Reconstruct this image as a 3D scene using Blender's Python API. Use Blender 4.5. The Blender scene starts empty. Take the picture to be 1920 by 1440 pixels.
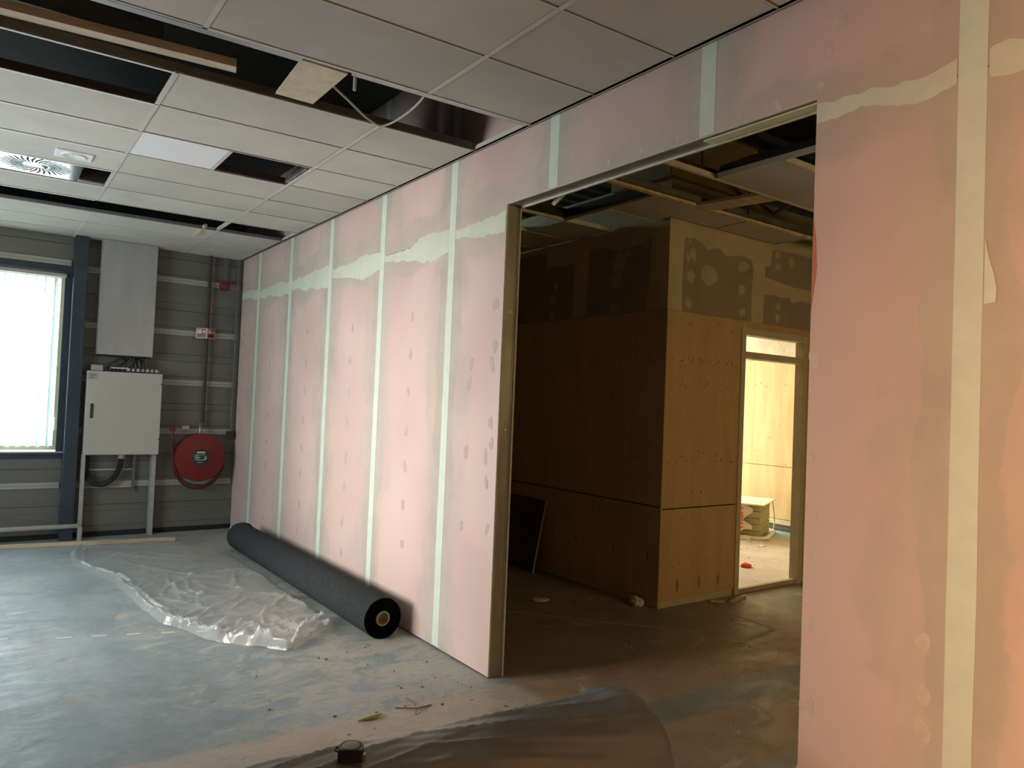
import bpy, bmesh, math, random
from mathutils import Vector, Matrix, noise
from math import sin, cos, pi, radians
random.seed(7)
S = bpy.context.scene
COL = S.collection
H = 3.554      # suspended ceiling height
D = 10.097     # back wall
DECK = 4.42

# ------------------------------------------------------------------ camera
cd = bpy.data.cameras.new('camera'); cam = bpy.data.objects.new('camera', cd); COL.objects.link(cam)
cd.sensor_width = 36; cd.lens = 25.875; cd.clip_start = .02; cd.clip_end = 300
r_ = Vector((0.81058105, -0.58421153, 0.04068468)); u_ = Vector((-0.04918819, 0.00130839, 0.99878867)); f_ = Vector((0.58355709, 0.81160038, 0.02767575))
m = Matrix((r_, u_, -f_)).transposed().to_4x4(); m.translation = Vector((-2.7559, 0, 1.7889))
cam.matrix_world = m
S.camera = cam
# ------------------------------------------------------------------ world, lights, exposure
S.view_settings.view_transform = 'Standard'; S.view_settings.look = 'None'
S.view_settings.exposure = 0.0; S.view_settings.gamma = 1.0; S.view_settings.use_curve_mapping = False
S.cycles.max_bounces = 10; S.cycles.diffuse_bounces = 6; S.cycles.transparent_max_bounces = 16
S.cycles.sample_clamp_indirect = 6
w = bpy.data.worlds.new('overcast_sky'); S.world = w; w.use_nodes = True
wn = w.node_tree; bg = wn.nodes['Background']
tc = wn.nodes.new('ShaderNodeTexCoord'); sx = wn.nodes.new('ShaderNodeSeparateXYZ'); rp = wn.nodes.new('ShaderNodeValToRGB')
wn.links.new(tc.outputs['Generated'], sx.inputs[0]); wn.links.new(sx.outputs[2], rp.inputs[0])
rp.color_ramp.elements[0].color = (.88, .97, 1, 1); rp.color_ramp.elements[1].color = (.78, .93, 1, 1)
wn.links.new(rp.outputs[0], bg.inputs[0]); bg.inputs[1].default_value = 13.0

def area(name, loc, rot, sx_, sy_, power, color, portal=False, spread=180):
    l = bpy.data.lights.new(name, 'AREA'); l.shape = 'RECTANGLE'; l.size = sx_; l.size_y = sy_
    l.energy = power; l.color = color; l.spread = radians(spread)
    o = bpy.data.objects.new(name, l); COL.objects.link(o); o.location = loc; o.rotation_euler = [radians(a) for a in rot]
    if portal: l.cycles.is_portal = True
    return o
# daylight through the left windows and the back window
area('portal_left_window', (-5.38, 6.25, 1.80), (0, -90, 0), 1.7, 2.9, 0, (1, 1, 1), True)
area('portal_back_window', (-3.1, 10.35, 2.05), (-90, 0, 0), 2.3, 2.1, 0, (1, 1, 1), True)
area('left_window_daylight', (-5.12, 5.9, 1.75), (0, -84, -5), 1.4, 2.0, 32, (1, .92, .82), spread=64)
# warm lamp light of the room left of the camera
area('warm_hall_light', (-4.6, -.5, 1.55), (0, -88, -6), 1.5, 1.5, 76, (1, .54, .215), spread=80)
area('ceiling_fill_light', (-3.0, -4.2, 2.2), (97, 0, 0), 2.0, 1.2, 13, (1, .66, .38))  # added fill from behind the camera, lifts the near ceiling
# daylight of the far room, warmed by its plywood walls
area('far_room_daylight', (6.1, 9.9, 1.9), (-90, 0, 0), 2.2, 1.9, 340, (1, .85, .63))
area('inner_room_light', (3.2, -1.5, 2.4), (80, 0, 0), 1.6, 1.0, 52, (1, .70, .34))
area('void_fill_light', (.9, 9.6, 4.1), (-98, 0, 0), 1.4, .35, 26, (.75, .95, 1))  # added lamp so the deck shows in the void, no roof opening

# ------------------------------------------------------------------ material helpers
def newmat(name):
    M = bpy.data.materials.new(name); M.use_nodes = True
    return M, M.node_tree, M.node_tree.nodes['Principled BSDF']
class N:
    """small node-tree writer"""
    def __init__(s, nt): s.t = nt; s.pos = nt.nodes.new('ShaderNodeTexCoord').outputs['Object']
    def n(s, typ, **k):
        x = s.t.nodes.new(typ)
        for a, b in k.items(): setattr(x, a, b)
        return x
    def put(s, sock, v):
        if isinstance(v, bpy.types.NodeSocket): s.t.links.new(v, sock)
        elif isinstance(v, (tuple, list)) and sock.type == 'RGBA': sock.default_value = (*v[:3], 1)
        else: sock.default_value = v
    def math(s, op, a, b=0, c=None):
        x = s.n('ShaderNodeMath', operation=op); s.put(x.inputs[0], a); s.put(x.inputs[1], b)
        if c is not None: s.put(x.inputs[2], c)
        return x.outputs[0]
    def sep(s, v=None):
        x = s.n('ShaderNodeSeparateXYZ'); s.put(x.inputs[0], v or s.pos); return x.outputs
    def noise(s, scale, detail=4, rough=.55, sc=(1, 1, 1), off=(0, 0, 0), dist=0):
        mp = s.n('ShaderNodeMapping'); s.put(mp.inputs[0], s.pos); mp.inputs['Scale'].default_value = sc; mp.inputs['Location'].default_value = off
        x = s.n('ShaderNodeTexNoise'); s.put(x.inputs['Vector'], mp.outputs[0]); x.inputs['Scale'].default_value = scale
        x.inputs['Detail'].default_value = detail; x.inputs['Roughness'].default_value = rough; x.inputs['Distortion'].default_value = dist
        return x.outputs[0]
    def ss(s, v, lo, hi, a=0., b=1.):
        x = s.n('ShaderNodeMapRange', interpolation_type='SMOOTHSTEP'); s.put(x.inputs[0], v)
        x.inputs[1].default_value = lo; x.inputs[2].default_value = hi; x.inputs[3].default_value = a; x.inputs[4].default_value = b
        return x.outputs[0]
    def mix(s, f, a, b, mode='MIX'):
        x = s.n('ShaderNodeMix', data_type='RGBA', blend_type=mode)
        s.put(x.inputs[0], f); s.put(x.inputs[6], a); s.put(x.inputs[7], b); return x.outputs[2]
    def bump(s, h, strength=.3, dist=.01):
        x = s.n('ShaderNodeBump'); x.inputs['Strength'].default_value = strength; x.inputs['Distance'].default_value = dist
        s.put(x.inputs['Height'], h); return x.outputs[0]
def simple(name, col, rough=.6, metal=0, nscale=6, var=.12, bump=0, bscale=80, sc=(1, 1, 1), spec=.5, emit=None):
    M, nt, P = newmat(name); g = N(nt)
    nz = g.noise(nscale, 5, .6, sc)
    dk = tuple(c * (1 - var) for c in col); lt = tuple(min(1, c * (1 + var)) for c in col)
    g.put(P.inputs['Base Color'], g.mix(g.ss(nz, .3, .7), dk, lt))
    P.inputs['Roughness'].default_value = rough; P.inputs['Metallic'].default_value = metal; P.inputs['Specular IOR Level'].default_value = spec
    if bump: g.put(P.inputs['Normal'], g.bump(g.noise(bscale, 4, .6, sc), bump, .004))
    return M

# pink plasterboard with skim coat beside the joints
def mat_pink():
    M, nt, P = newmat('pink_plasterboard'); g = N(nt); X, Y, Z = g.sep()
    ya = g.math('DIVIDE', g.math('SUBTRACT', Y, 1.148), 1.17)
    d = g.math('MULTIPLY', g.math('ABSOLUTE', g.math('SUBTRACT', ya, g.math('ROUND', ya))), 1.17)
    wob = g.math('MULTIPLY', g.math('SUBTRACT', g.noise(1.0, 5, .62, (1, 2.2, 1.5), (3, 1, 0)), .5), .34)
    k = g.ss(g.math('ADD', d, wob), .135, .165, 1, 0)
    wob2 = g.math('MULTIPLY', g.math('SUBTRACT', g.noise(1.3, 6, .65, (1, 1.6, 1.2), (9, 4, 0)), .5), .8)
    k2 = g.ss(g.math('ADD', d, wob2), .20, .34, .55, 0)
    zb = g.math('ABSOLUTE', g.math('SUBTRACT', Z, 3.02))
    k3 = g.ss(g.math('ADD', zb, g.math('MULTIPLY', g.math('SUBTRACT', g.noise(1.2, 5, .6, (1, 1, 1.3), (0, 7, 2)), .5), .6)), .16, .26, .75, 0)
    mask = g.math('MAXIMUM', g.math('MAXIMUM', k, k2), k3)
    base = g.mix(g.ss(g.noise(.9, 3, .5), .35, .65), (.61, .44, .40), (.68, .505, .455))
    skim = g.mix(g.ss(g.noise(2.5, 5, .6), .35, .65), (.45, .40, .345), (.53, .465, .40))
    c = g.mix(g.math('MULTIPLY', mask, .9), base, skim)
    P.inputs['Roughness'].default_value = .72; P.inputs['Specular IOR Level'].default_value = .25
    g.put(P.inputs['Base Color'], c)
    g.put(P.inputs['Normal'], g.bump(mask, .12, .004))
    return M
M_pink = mat_pink()
M_tape = simple('joint_tape', (.64, .70, .61), .8, nscale=9, var=.04)
M_fill = simple('joint_filler', (.62, .64, .53), .85, nscale=4, var=.05, bump=.25, bscale=25)
M_dab = simple('filler_dab', (.50, .41, .37), .85, nscale=20, var=.08)
M_dabw = simple('pale_filler_dab', (.63, .50, .43), .85, nscale=20, var=.08)
M_core = simple('gypsum_core', (.62, .58, .46), .9, nscale=30, var=.1, bump=.3)
M_stud = simple('galvanised_stud', (.30, .27, .205), .5, .45, nscale=5, var=.25, sc=(1, 1, .3))
M_steel = simple('galvanised_steel', (.50, .52, .54), .33, .9, nscale=3, var=.15, sc=(3, 1, .4))
M_rail = simple('bright_rail', (.48, .50, .52), .4, .4)
M_black = simple('black_gap', (.012, .012, .012), .8)
M_rust = simple('dark_beam', (.035, .020, .016), .6, .2, nscale=8, var=.3)
M_tgrid = simple('painted_grid', (.60, .58, .52), .5, nscale=8, var=.06)
M_dust = simple('dusty_grid', (.70, .58, .34), .8, nscale=14, var=.25, bump=.3)
M_dark = simple('dusty_dark_steel', (.12, .115, .09), .6, .3, nscale=6, var=.35, sc=(.4, 1, 1))

def mat_tile():
    M, nt, P = newmat('mineral_tile'); g = N(nt)
    oi = nt.nodes.new('ShaderNodeObjectInfo')
    rnd = g.ss(oi.outputs['Random'], 0, 1, .94, 1.04)
    c = g.mix(g.ss(g.noise(1.6, 5, .6), .35, .7), (.53, .515, .465), (.60, .575, .52))
    sm = g.ss(g.noise(1.1, 5, .6, off=(5, 2, 0)), .60, .78, 0, .35)
    c = g.mix(sm, c, (.40, .39, .34))
    hv = nt.nodes.new('ShaderNodeHueSaturation'); g.put(hv.inputs['Color'], c); g.put(hv.inputs['Value'], rnd)
    g.put(P.inputs['Base Color'], hv.outputs[0]); P.inputs['Roughness'].default_value = .9; P.inputs['Specular IOR Level'].default_value = .1
    g.put(P.inputs['Normal'], g.bump(g.noise(160, 3, .7), .35, .003))
    return M
M_tile = mat_tile()
M_tilew = simple('clean_white_tile', (.80, .80, .82), .7, nscale=3, var=.02)
def mat_deck():
    return simple('steel_roof_deck', (.20, .23, .23), .45, .5, nscale=2, var=.2, sc=(.5, 2, 1))
M_deck = mat_deck()
M_vshade = simple('void_shade', (.035, .038, .038), .6)  # shaded copy of the deck, void darkness put into the colour

def mat_floor():
    M, nt, P = newmat('dusty_site_floor'); g = N(nt); X, Y, Z = g.sep()
    e = g.math('MULTIPLY', g.math('SUBTRACT', g.noise(2.2, 5, .6), .5), .07)
    Yw = g.math('ADD', g.math('ADD', Y, e), g.math('MULTIPLY', X, .035))
    blue = g.mix(g.ss(g.noise(1.5, 5, .6, (1, .6, 1)), .35, .7), (.235, .285, .305), (.35, .40, .41))
    red = g.mix(g.ss(g.noise(2.5, 6, .65, (.6, 1.2, 1)), .3, .7), (.44, .34, .27), (.54, .44, .36))
    grn = g.mix(g.ss(g.noise(2.5, 5, .6), .3, .7), (.20, .20, .14), (.26, .25, .18))
    brn = g.mix(g.ss(g.noise(1.8, 6, .65), .3, .7), (.30, .20, .115), (.40, .28, .17))
    inx = g.ss(X, .04, .16)
    c = g.mix(inx, red, brn)
    # green-grey strip across the doorway
    st = g.math('MULTIPLY', g.ss(Yw, 2.88, 2.93), g.ss(Yw, 3.17, 3.22, 1, 0))
    c = g.mix(g.math('MULTIPLY', st, inx), c, grn)
    st2 = g.ss(Yw, 2.32, 2.38, 1, 0)
    c = g.mix(g.math('MULTIPLY', st2, .7), c, (.30, .30, .27))
    north = g.ss(Yw, 3.80, 3.85)
    grn2 = g.mix(g.ss(g.noise(2.0, 6, .6), .42, .62), (.24, .21, .15), (.32, .24, .15))
    c = g.mix(north, c, g.mix(inx, blue, grn2))
    # cream plaster dust, thick along the partition, thin in the middle of the room
    near = g.math('MULTIPLY', g.ss(X, -2.2, -.3), g.ss(X, .0, .2, 1, 0))
    nz = g.noise(3.6, 8, .72, (.8, 1.2, 1), (2, 5, 0), 1.4)
    dm = g.ss(g.math('ADD', nz, g.math('MULTIPLY', near, .17)), .58, .67, 0, .62)
    c = g.mix(dm, c, (.52, .475, .39))
    fr = g.ss(g.noise(1.1, 8, .68, (.8, 1.3, 1), (8, 1, 0), .8), .50, .62, 0, .30)
    c = g.mix(g.math('MULTIPLY', fr, g.ss(X, .1, .4, 1, 0)), c, (.46, .45, .40))
    # trodden swirls and dark scuffs
    dk = g.ss(g.noise(3.0, 6, .7, (.55, 2.2, 1), (1, 9, 0), 1.0), .58, .74, 0, .40)
    dk = g.math('MAXIMUM', dk, g.ss(g.noise(7, 7, .7, (.7, 1.6, 1), (3, 3, 0), 1.5), .56, .68, 0, .42))
    fs_ = g.ss(g.noise(22, 6, .75, (.8, 1.3, 1), (6, 3, 0), 1.0), .40, .62, 0, .22)
    c = g.mix(fs_, c, (.17, .185, .19))
    c = g.mix(dk, c, (.16, .155, .14))
    # far room: pale concrete, cool daylight reflection painted bluish near its end wall
    far = g.math('MULTIPLY', g.ss(Y, 4.62, 4.66), g.ss(X, 3.2, 3.3))
    fc = g.mix(g.ss(g.noise(2, 5, .6), .4, .7), (.56, .53, .48), (.68, .64, .58))
    fb = g.math('MULTIPLY', g.ss(g.math('ADD', X, g.math('MULTIPLY', g.noise(2, 4), .2)), 6.62, 6.80), 1.0)
    fc = g.mix(fb, fc, (.33, .50, .52))
    rb = g.math('MULTIPLY', g.ss(X, 6.1, 6.35), g.ss(X, 6.62, 6.85, .45, 0))
    fc = g.mix(rb, fc, (.52, .36, .22))
    c = g.mix(far, c, fc)
    g.put(P.inputs['Base Color'], c)
    g.put(P.inputs['Roughness'], g.ss(nz, .35, .75, .42, .80)); P.inputs['Specular IOR Level'].default_value = .4
    g.put(P.inputs['Normal'], g.bump(g.noise(14, 8, .7), .25, .006))
    return M
M_floor = mat_floor()
M_liner = simple('grey_liner_tray', (.15, .15, .13), .5, .1, nscale=1.5, var=.08, sc=(.3, 1, 3))
M_strip = simple('pale_joint_flange', (.34, .34, .29), .5, nscale=6, var=.06)
M_navy = simple('dark_blue_steel', (.035, .052, .07), .45, .2, nscale=4, var=.15)
M_cream = simple('cream_sash', (.62, .60, .44), .5, nscale=5, var=.05)
M_white = simple('white_enamel', (.46, .445, .39), .42, nscale=2, var=.03)
M_grey = simple('grey_conduit', (.12, .125, .12), .5, nscale=10, var=.1)
M_greyl = simple('light_grey_plastic', (.36, .36, .33), .5, nscale=10, var=.08)
M_red = simple('fire_red', (.17, .013, .011), .38, nscale=4, var=.1)
M_redd = simple('dark_red_rubber', (.11, .010, .012), .5, nscale=10, var=.15)
M_redpipe = simple('red_brown_pipe', (.06, .030, .024), .6, nscale=20, var=.2)
M_brass = simple('dull_brass', (.35, .33, .28), .35, .8, nscale=20, var=.1)
M_rubber = simple('black_rubber', (.025, .027, .027), .5, nscale=30, var=.2)
M_cable = simple('grey_black_cable', (.06, .062, .06), .5, nscale=30, var=.2)
M_alu = simple('brushed_aluminium', (.43, .455, .46), .38, .55, nscale=1.6, var=.10, sc=(2, 1, .5))
M_lab = simple('black_print', (.02, .035, .035), .4)
M_lett = simple('pale_print', (.55, .62, .58), .6)
M_signw = simple('sign_white', (.62, .55, .48), .5)
M_timb = simple('pine_batten', (.50, .40, .27), .65, nscale=3, var=.2, bump=.2, sc=(.5, 6, 6))
M_timbd = simple('aged_beam_wood', (.60, .50, .37), .7, nscale=2.5, var=.15, bump=.2, sc=(.5, 6, 6))
M_paper = simple('crumpled_paper', (.62, .56, .45), .8, nscale=12, var=.1)
M_rag = simple('red_rag_cloth', (.75, .09, .05), .8, nscale=12, var=.2)
M_board = simple('dark_faced_board', (.09, .04, .025), .6, nscale=3, var=.2)
M_edge = simple('pale_board_edge', (.62, .55, .42), .7)
M_doorw = simple('primed_door_frame', (.56, .49, .32), .6, nscale=5, var=.08)
M_wool = simple('stone_wool_slab', (.40, .37, .20), .9, nscale=30, var=.15, bump=.5, sc=(1, 1, 3))
M_wrap = simple('pallet_wrap', (.72, .66, .55), .45, nscale=4, var=.08, bump=.5, bscale=12)
M_ledge = simple('white_laminate', (.85, .80, .70), .5)
M_foil = simple('insulated_duct_wrap', (.36, .27, .11), .7, nscale=4, var=.15)
M_yplas = simple('other_room_filler', (.52, .44, .27), .85, nscale=2.5, var=.10)
M_gyp = simple('bare_plasterboard', (.33, .265, .19), .85, nscale=3, var=.08)
M_dab2 = simple('other_room_dab', (.47, .39, .27), .85, nscale=6, var=.08)
M_bldw = simple('outside_white_cladding', (.75, .77, .78), .6, nscale=3, var=.03)
M_pave = simple('outside_paving', (.40, .40, .38), .8, nscale=3, var=.1)

def mat_ply(name, a, b, knots=True):
    M, nt, P = newmat(name); g = N(nt)
    gr = g.noise(2.2, 6, .6, (3, 3, .35), dist=.8)
    c = g.mix(g.ss(gr, .3, .7), a, b)
    st = g.ss(g.noise(1.6, 4, .6, (2.0, 2.0, .3), (4, 4, 1), 1.2), .62, .80, 0, .35)
    c = g.mix(st, c, tuple(x * .62 for x in a))
    vo = nt.nodes.new('ShaderNodeTexVoronoi'); mp = g.n('ShaderNodeMapping'); g.put(mp.inputs[0], g.pos); mp.inputs['Scale'].default_value = (1.6, 1.6, .8)
    g.put(vo.inputs['Vector'], mp.outputs[0]); vo.inputs['Scale'].default_value = 2.2
    kn = g.ss(vo.outputs['Distance'], .015, .05, .3, 0)
    c = g.mix(kn, c, tuple(x * .4 for x in a))
    g.put(P.inputs['Base Color'], c); P.inputs['Roughness'].default_value = .6; P.inputs['Specular IOR Level'].default_value = .3
    return M
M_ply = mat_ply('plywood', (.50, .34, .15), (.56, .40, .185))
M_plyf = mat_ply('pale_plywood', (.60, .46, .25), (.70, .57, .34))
M_plyc = mat_ply('ceiling_ply_scrap', (.60, .52, .38), (.74, .66, .50))
M_hole = simple('screw_hole', (.24, .15, .07), .8)

def mat_carpet():
    M, nt, P = newmat('charcoal_carpet'); g = N(nt)
    sp = g.noise(170, 3, .7); c = g.mix(g.ss(sp, .35, .7), (.012, .014, .016), (.075, .085, .088))
    du = g.ss(g.noise(3.2, 6, .7, (1, .8, 1), (1, 3.4, 0)), .64, .76, 0, .35)
    c = g.mix(du, c, (.34, .34, .32))
    g.put(P.inputs['Base Color'], c); P.inputs['Roughness'].default_value = .95; P.inputs['Specular IOR Level'].default_value = .15
    g.put(P.inputs['Normal'], g.bump(sp, .8, .006))
    return M
M_carpet = mat_carpet()
M_tube = simple('cardboard_core', (.42, .34, .22), .8, nscale=20, var=.1)

def mat_film(name, col, trans, rough, bscale, bstr):
    M, nt, P = newmat(name); g = N(nt)
    out = nt.nodes['Material Output']
    P.inputs['Base Color'].default_value = (*col, 1); P.inputs['Roughness'].default_value = rough; P.inputs['Specular IOR Level'].default_value = .9
    b = g.bump(g.noise(bscale, 5, .6, dist=1.2), bstr, .02); g.put(P.inputs['Normal'], b)
    tr = nt.nodes.new('ShaderNodeBsdfTransparent'); mx = nt.nodes.new('ShaderNodeMixShader')
    fr = nt.nodes.new('ShaderNodeLayerWeight'); fr.inputs['Blend'].default_value = .35; g.put(fr.inputs['Normal'], b)
    fac = g.math('ADD', g.math('MULTIPLY', g.math('POWER', fr.outputs['Facing'], 2), .55), 1 - trans)
    fac = g.math('MINIMUM', fac, 1)
    nt.links.new(fac, mx.inputs[0]); nt.links.new(tr.outputs[0], mx.inputs[1]); nt.links.new(P.outputs[0], mx.inputs[2])
    nt.links.new(mx.outputs[0], out.inputs[0])
    return M
def mat_clear():
    M, nt, P = newmat('clear_polythene'); g = N(nt); out = nt.nodes['Material Output']
    b = g.bump(g.noise(9, 5, .6, dist=1.5), .35, .012)
    tr = nt.nodes.new('ShaderNodeBsdfTransparent'); di = nt.nodes.new('ShaderNodeBsdfDiffuse'); gl = nt.nodes.new('ShaderNodeBsdfGlossy')
    di.inputs[0].default_value = (.93, .94, .92, 1); gl.inputs['Roughness'].default_value = .07
    g.put(gl.inputs['Normal'], b)
    fr = nt.nodes.new('ShaderNodeFresnel'); fr.inputs[0].default_value = 1.5; g.put(fr.inputs['Normal'], b)
    m1 = nt.nodes.new('ShaderNodeMixShader'); m2 = nt.nodes.new('ShaderNodeMixShader')
    lw = nt.nodes.new('ShaderNodeLayerWeight'); lw.inputs['Blend'].default_value = .3
    milky = g.math('ADD', .17, g.math('ADD', g.math('MULTIPLY', g.ss(g.sep()[1], 5.2, 6.0, 1, 0), .18), g.math('MULTIPLY', g.math('POWER', lw.outputs['Facing'], 6), .16)))
    nt.links.new(milky, m1.inputs[0]); nt.links.new(tr.outputs[0], m1.inputs[1]); nt.links.new(di.outputs[0], m1.inputs[2])
    g.put(m2.inputs[0], g.math('MINIMUM', g.math('ADD', .05, g.math('MULTIPLY', fr.outputs[0], .26)), 1)); nt.links.new(m1.outputs[0], m2.inputs[1]); nt.links.new(gl.outputs[0], m2.inputs[2])
    nt.links.new(m2.outputs[0], out.inputs[0]); return M
M_film = mat_clear()
M_milky = mat_film('milky_polythene', (.26, .285, .27), .36, .36, 5, .15)
def mat_glass():
    M, nt, P = newmat('window_glass'); g = N(nt); out = nt.nodes['Material Output']
    tr = nt.nodes.new('ShaderNodeBsdfTransparent'); gl = nt.nodes.new('ShaderNodeBsdfGlossy'); gl.inputs['Roughness'].default_value = .02
    mx = nt.nodes.new('ShaderNodeMixShader'); mx.inputs[0].default_value = .07
    nt.links.new(tr.outputs[0], mx.inputs[1]); nt.links.new(gl.outputs[0], mx.inputs[2]); nt.links.new(mx.outputs[0], out.inputs[0])
    return M
M_glass = mat_glass()
def mat_blind():
    M, nt, P = newmat('blind_fabric'); out = nt.nodes['Material Output']
    a = nt.nodes.new('ShaderNodeBsdfDiffuse'); a.inputs[0].default_value = (.80, .82, .78, 1)
    b = nt.nodes.new('ShaderNodeBsdfTranslucent'); b.inputs[0].default_value = (.72, .82, .78, 1)
    mx = nt.nodes.new('ShaderNodeMixShader'); mx.inputs[0].default_value = .5
    nt.links.new(a.outputs[0], mx.inputs[1]); nt.links.new(b.outputs[0], mx.inputs[2]); nt.links.new(mx.outputs[0], out.inputs[0])
    return M
M_blind = mat_blind()

# ------------------------------------------------------------------ geometry helpers
def link(name, me, parent=None, **props):
    o = bpy.data.objects.new(name, me); COL.objects.link(o)
    if parent is not None: o.parent = parent
    for k, v in props.items(): o[k] = v
    return o
def thing(name, label, cat, loc=(0, 0, 0), rot=(0, 0, 0), group=None):
    o = bpy.data.objects.new(name, None); COL.objects.link(o); o.location = loc; o.rotation_euler = rot; o.empty_display_size = .1
    o['label'] = label; o['category'] = cat
    if group: o['group'] = group
    return o
def tag(o, label, cat, group=None):
    o['label'] = label; o['category'] = cat
    if group: o['group'] = group
    return o
def struct(name):
    o = bpy.data.objects.new(name, None); COL.objects.link(o); o['kind'] = 'structure'; o.empty_display_size = .1
    return o
class B:
    def __init__(s): s.v = []; s.f = []; s.mi = []
    def add(s, vs, fs, mi=0):
        k = len(s.v); s.v += [tuple(v) for v in vs]; s.f += [tuple(i + k for i in f) for f in fs]; s.mi += [mi] * len(fs); return s
    def box(s, x0, x1, y0, y1, z0, z1, mi=0):
        return s.add([(x0, y0, z0), (x1, y0, z0), (x1, y1, z0), (x0, y1, z0), (x0, y0, z1), (x1, y0, z1), (x1, y1, z1), (x0, y1, z1)],
                     [(0, 3, 2, 1), (4, 5, 6, 7), (0, 1, 5, 4), (1, 2, 6, 5), (2, 3, 7, 6), (3, 0, 4, 7)], mi)
    def prism(s, poly, axis, a, b, mi=0):
        """poly: 2D points in the plane of the other two axes (in x,y,z order)"""
        n = len(poly)
        def P(p, t):
            return {'x': (t, p[0], p[1]), 'y': (p[0], t, p[1]), 'z': (p[0], p[1], t)}[axis]
        vs = [P(p, a) for p in poly] + [P(p, b) for p in poly]
        fs = [tuple(range(n))[::-1], tuple(range(n, 2 * n))] + [(i, (i + 1) % n, n + (i + 1) % n, n + i) for i in range(n)]
        return s.add(vs, fs, mi)
    def tube(s, pts, r, n=8, mi=0, cap=True):
        pts = [Vector(p) for p in pts]; rings = []; up = None
        for i, p in enumerate(pts):
            t = (pts[min(i + 1, len(pts) - 1)] - pts[max(i - 1, 0)]).normalized()
            if up is None: up = t.orthogonal().normalized()
            a = (up - t * up.dot(t))
            a = a.normalized() if a.length > 1e-6 else t.orthogonal().normalized()
            up = a; b = t.cross(a); rr = r[i] if isinstance(r, (list, tuple)) else r
            rings.append([p + (a * cos(2 * pi * j / n) + b * sin(2 * pi * j / n)) * rr for j in range(n)])
        vs = [v for R in rings for v in R]; fs = []
        for i in range(len(rings) - 1):
            for j in range(n):
                fs.append((i * n + j, i * n + (j + 1) % n, (i + 1) * n + (j + 1) % n, (i + 1) * n + j))
        if cap: fs += [tuple(range(n))[::-1], tuple((len(rings) - 1) * n + j for j in range(n))]
        return s.add(vs, fs, mi)
    def lathe(s, prof, n=32, axis='y', c=(0, 0, 0), mi=0):
        """prof: (radius, t along axis)"""
        vs = []
        for r, t in prof:
            for j in range(n):
                a = 2 * pi * j / n; p = (r * cos(a), r * sin(a))
                q = {'x': (t, p[0], p[1]), 'y': (p[0], t, p[1]), 'z': (p[0], p[1], t)}[axis]
                vs.append((q[0] + c[0], q[1] + c[1], q[2] + c[2]))
        fs = [(i * n + j, i * n + (j + 1) % n, (i + 1) * n + (j + 1) % n, (i + 1) * n + j) for i in range(len(prof) - 1) for j in range(n)]
        return s.add(vs, fs, mi)
    def mesh(s, name, mats, smooth=False, bevel=0):
        me = bpy.data.meshes.new(name); me.from_pydata(s.v, [], s.f)
        for mm in (mats if isinstance(mats, (list, tuple)) else [mats]): me.materials.append(mm)
        for p, i in zip(me.polygons, s.mi): p.material_index = i
        bm = bmesh.new(); bm.from_mesh(me)
        bmesh.ops.recalc_face_normals(bm, faces=bm.faces)
        if bevel:
            bmesh.ops.bevel(bm, geom=bm.edges[:], offset=bevel, segments=2, affect='EDGES', profile=.5)
        bm.to_mesh(me); bm.free()
        if smooth:
            me.shade_smooth()
            try: me.set_sharp_from_angle(angle=radians(40))
            except Exception: pass
        me.update(); return me
    def obj(s, name, mats, parent=None, smooth=False, bevel=0, **props):
        return link(name, s.mesh(name, mats, smooth, bevel), parent, **props)
def bez(pts, n=24):
    """Catmull-Rom through points"""
    P = [Vector(p) for p in pts]; P = [2 * P[0] - P[1]] + P + [2 * P[-1] - P[-2]]; out = []
    k = len(P) - 3
    for i in range(k):
        for j in range(n // k + 1):
            t = j / (n // k + 1)
            a, b, c, d = P[i:i + 4]
            out.append(.5 * ((2 * b) + (c - a) * t + (2 * a - 5 * b + 4 * c - d) * t * t + (3 * b - a - 3 * c + d) * t ** 3))
    out.append(P[-2]); return out
def blob(cy, cz, ry, rz, n=9, ang=0, jit=.25):
    out = []
    for i in range(n):
        a = 2 * pi * i / n; k = 1 + random.uniform(-jit, jit)
        y, z = ry * cos(a) * k, rz * sin(a) * k
        out.append((cy + y * cos(ang) - z * sin(ang), cz + y * sin(ang) + z * cos(ang)))
    return out

# ================================================================== STRUCTURE
# ---- floor
fl = B().box(-5.4, 9, -5, D + .1, -.15, 0).obj('floor', M_floor, kind='structure')
bb = B()
for (x, y) in [(-2.566, 6.285), (-2.194, 6.123), (-1.98, 6.06), (-1.769, 5.991), (-1.55, 5.91), (-1.326, 5.825), (-1.08, 5.73)]:
    bb.prism([(x - .045, y - .012), (x + .045, y - .03), (x + .045, y - .006), (x - .045, y + .012)], 'z', .0002, .0012)
bb.obj('paint_dash', M_fill, fl, kind='stuff')
bb = B()   # chalk-like pale seams scraped across the inner room floor
def seam(p, q, w=.012):
    p = Vector(p); q = Vector(q); d = (q - p).normalized(); n = Vector((-d.y, d.x)) * w
    bb.prism([tuple(p + n), tuple(p - n), tuple(q - n), tuple(q + n)], 'z', .0002, .0012)
seam((1.008, 5.217), (2.117, 3.901)); seam((2.117, 3.901), (1.70, 3.74), .02); seam((2.80, 4.55), (2.72, 3.70)); seam((2.72, 3.70), (2.15, 3.62), .008); seam((2.35, 4.60), (2.60, 3.9), .006)
M_seam = simple('floor_seam', (.40, .33, .21), .9)
bb.obj('floor_seam', M_seam, fl, kind='stuff')

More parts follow.
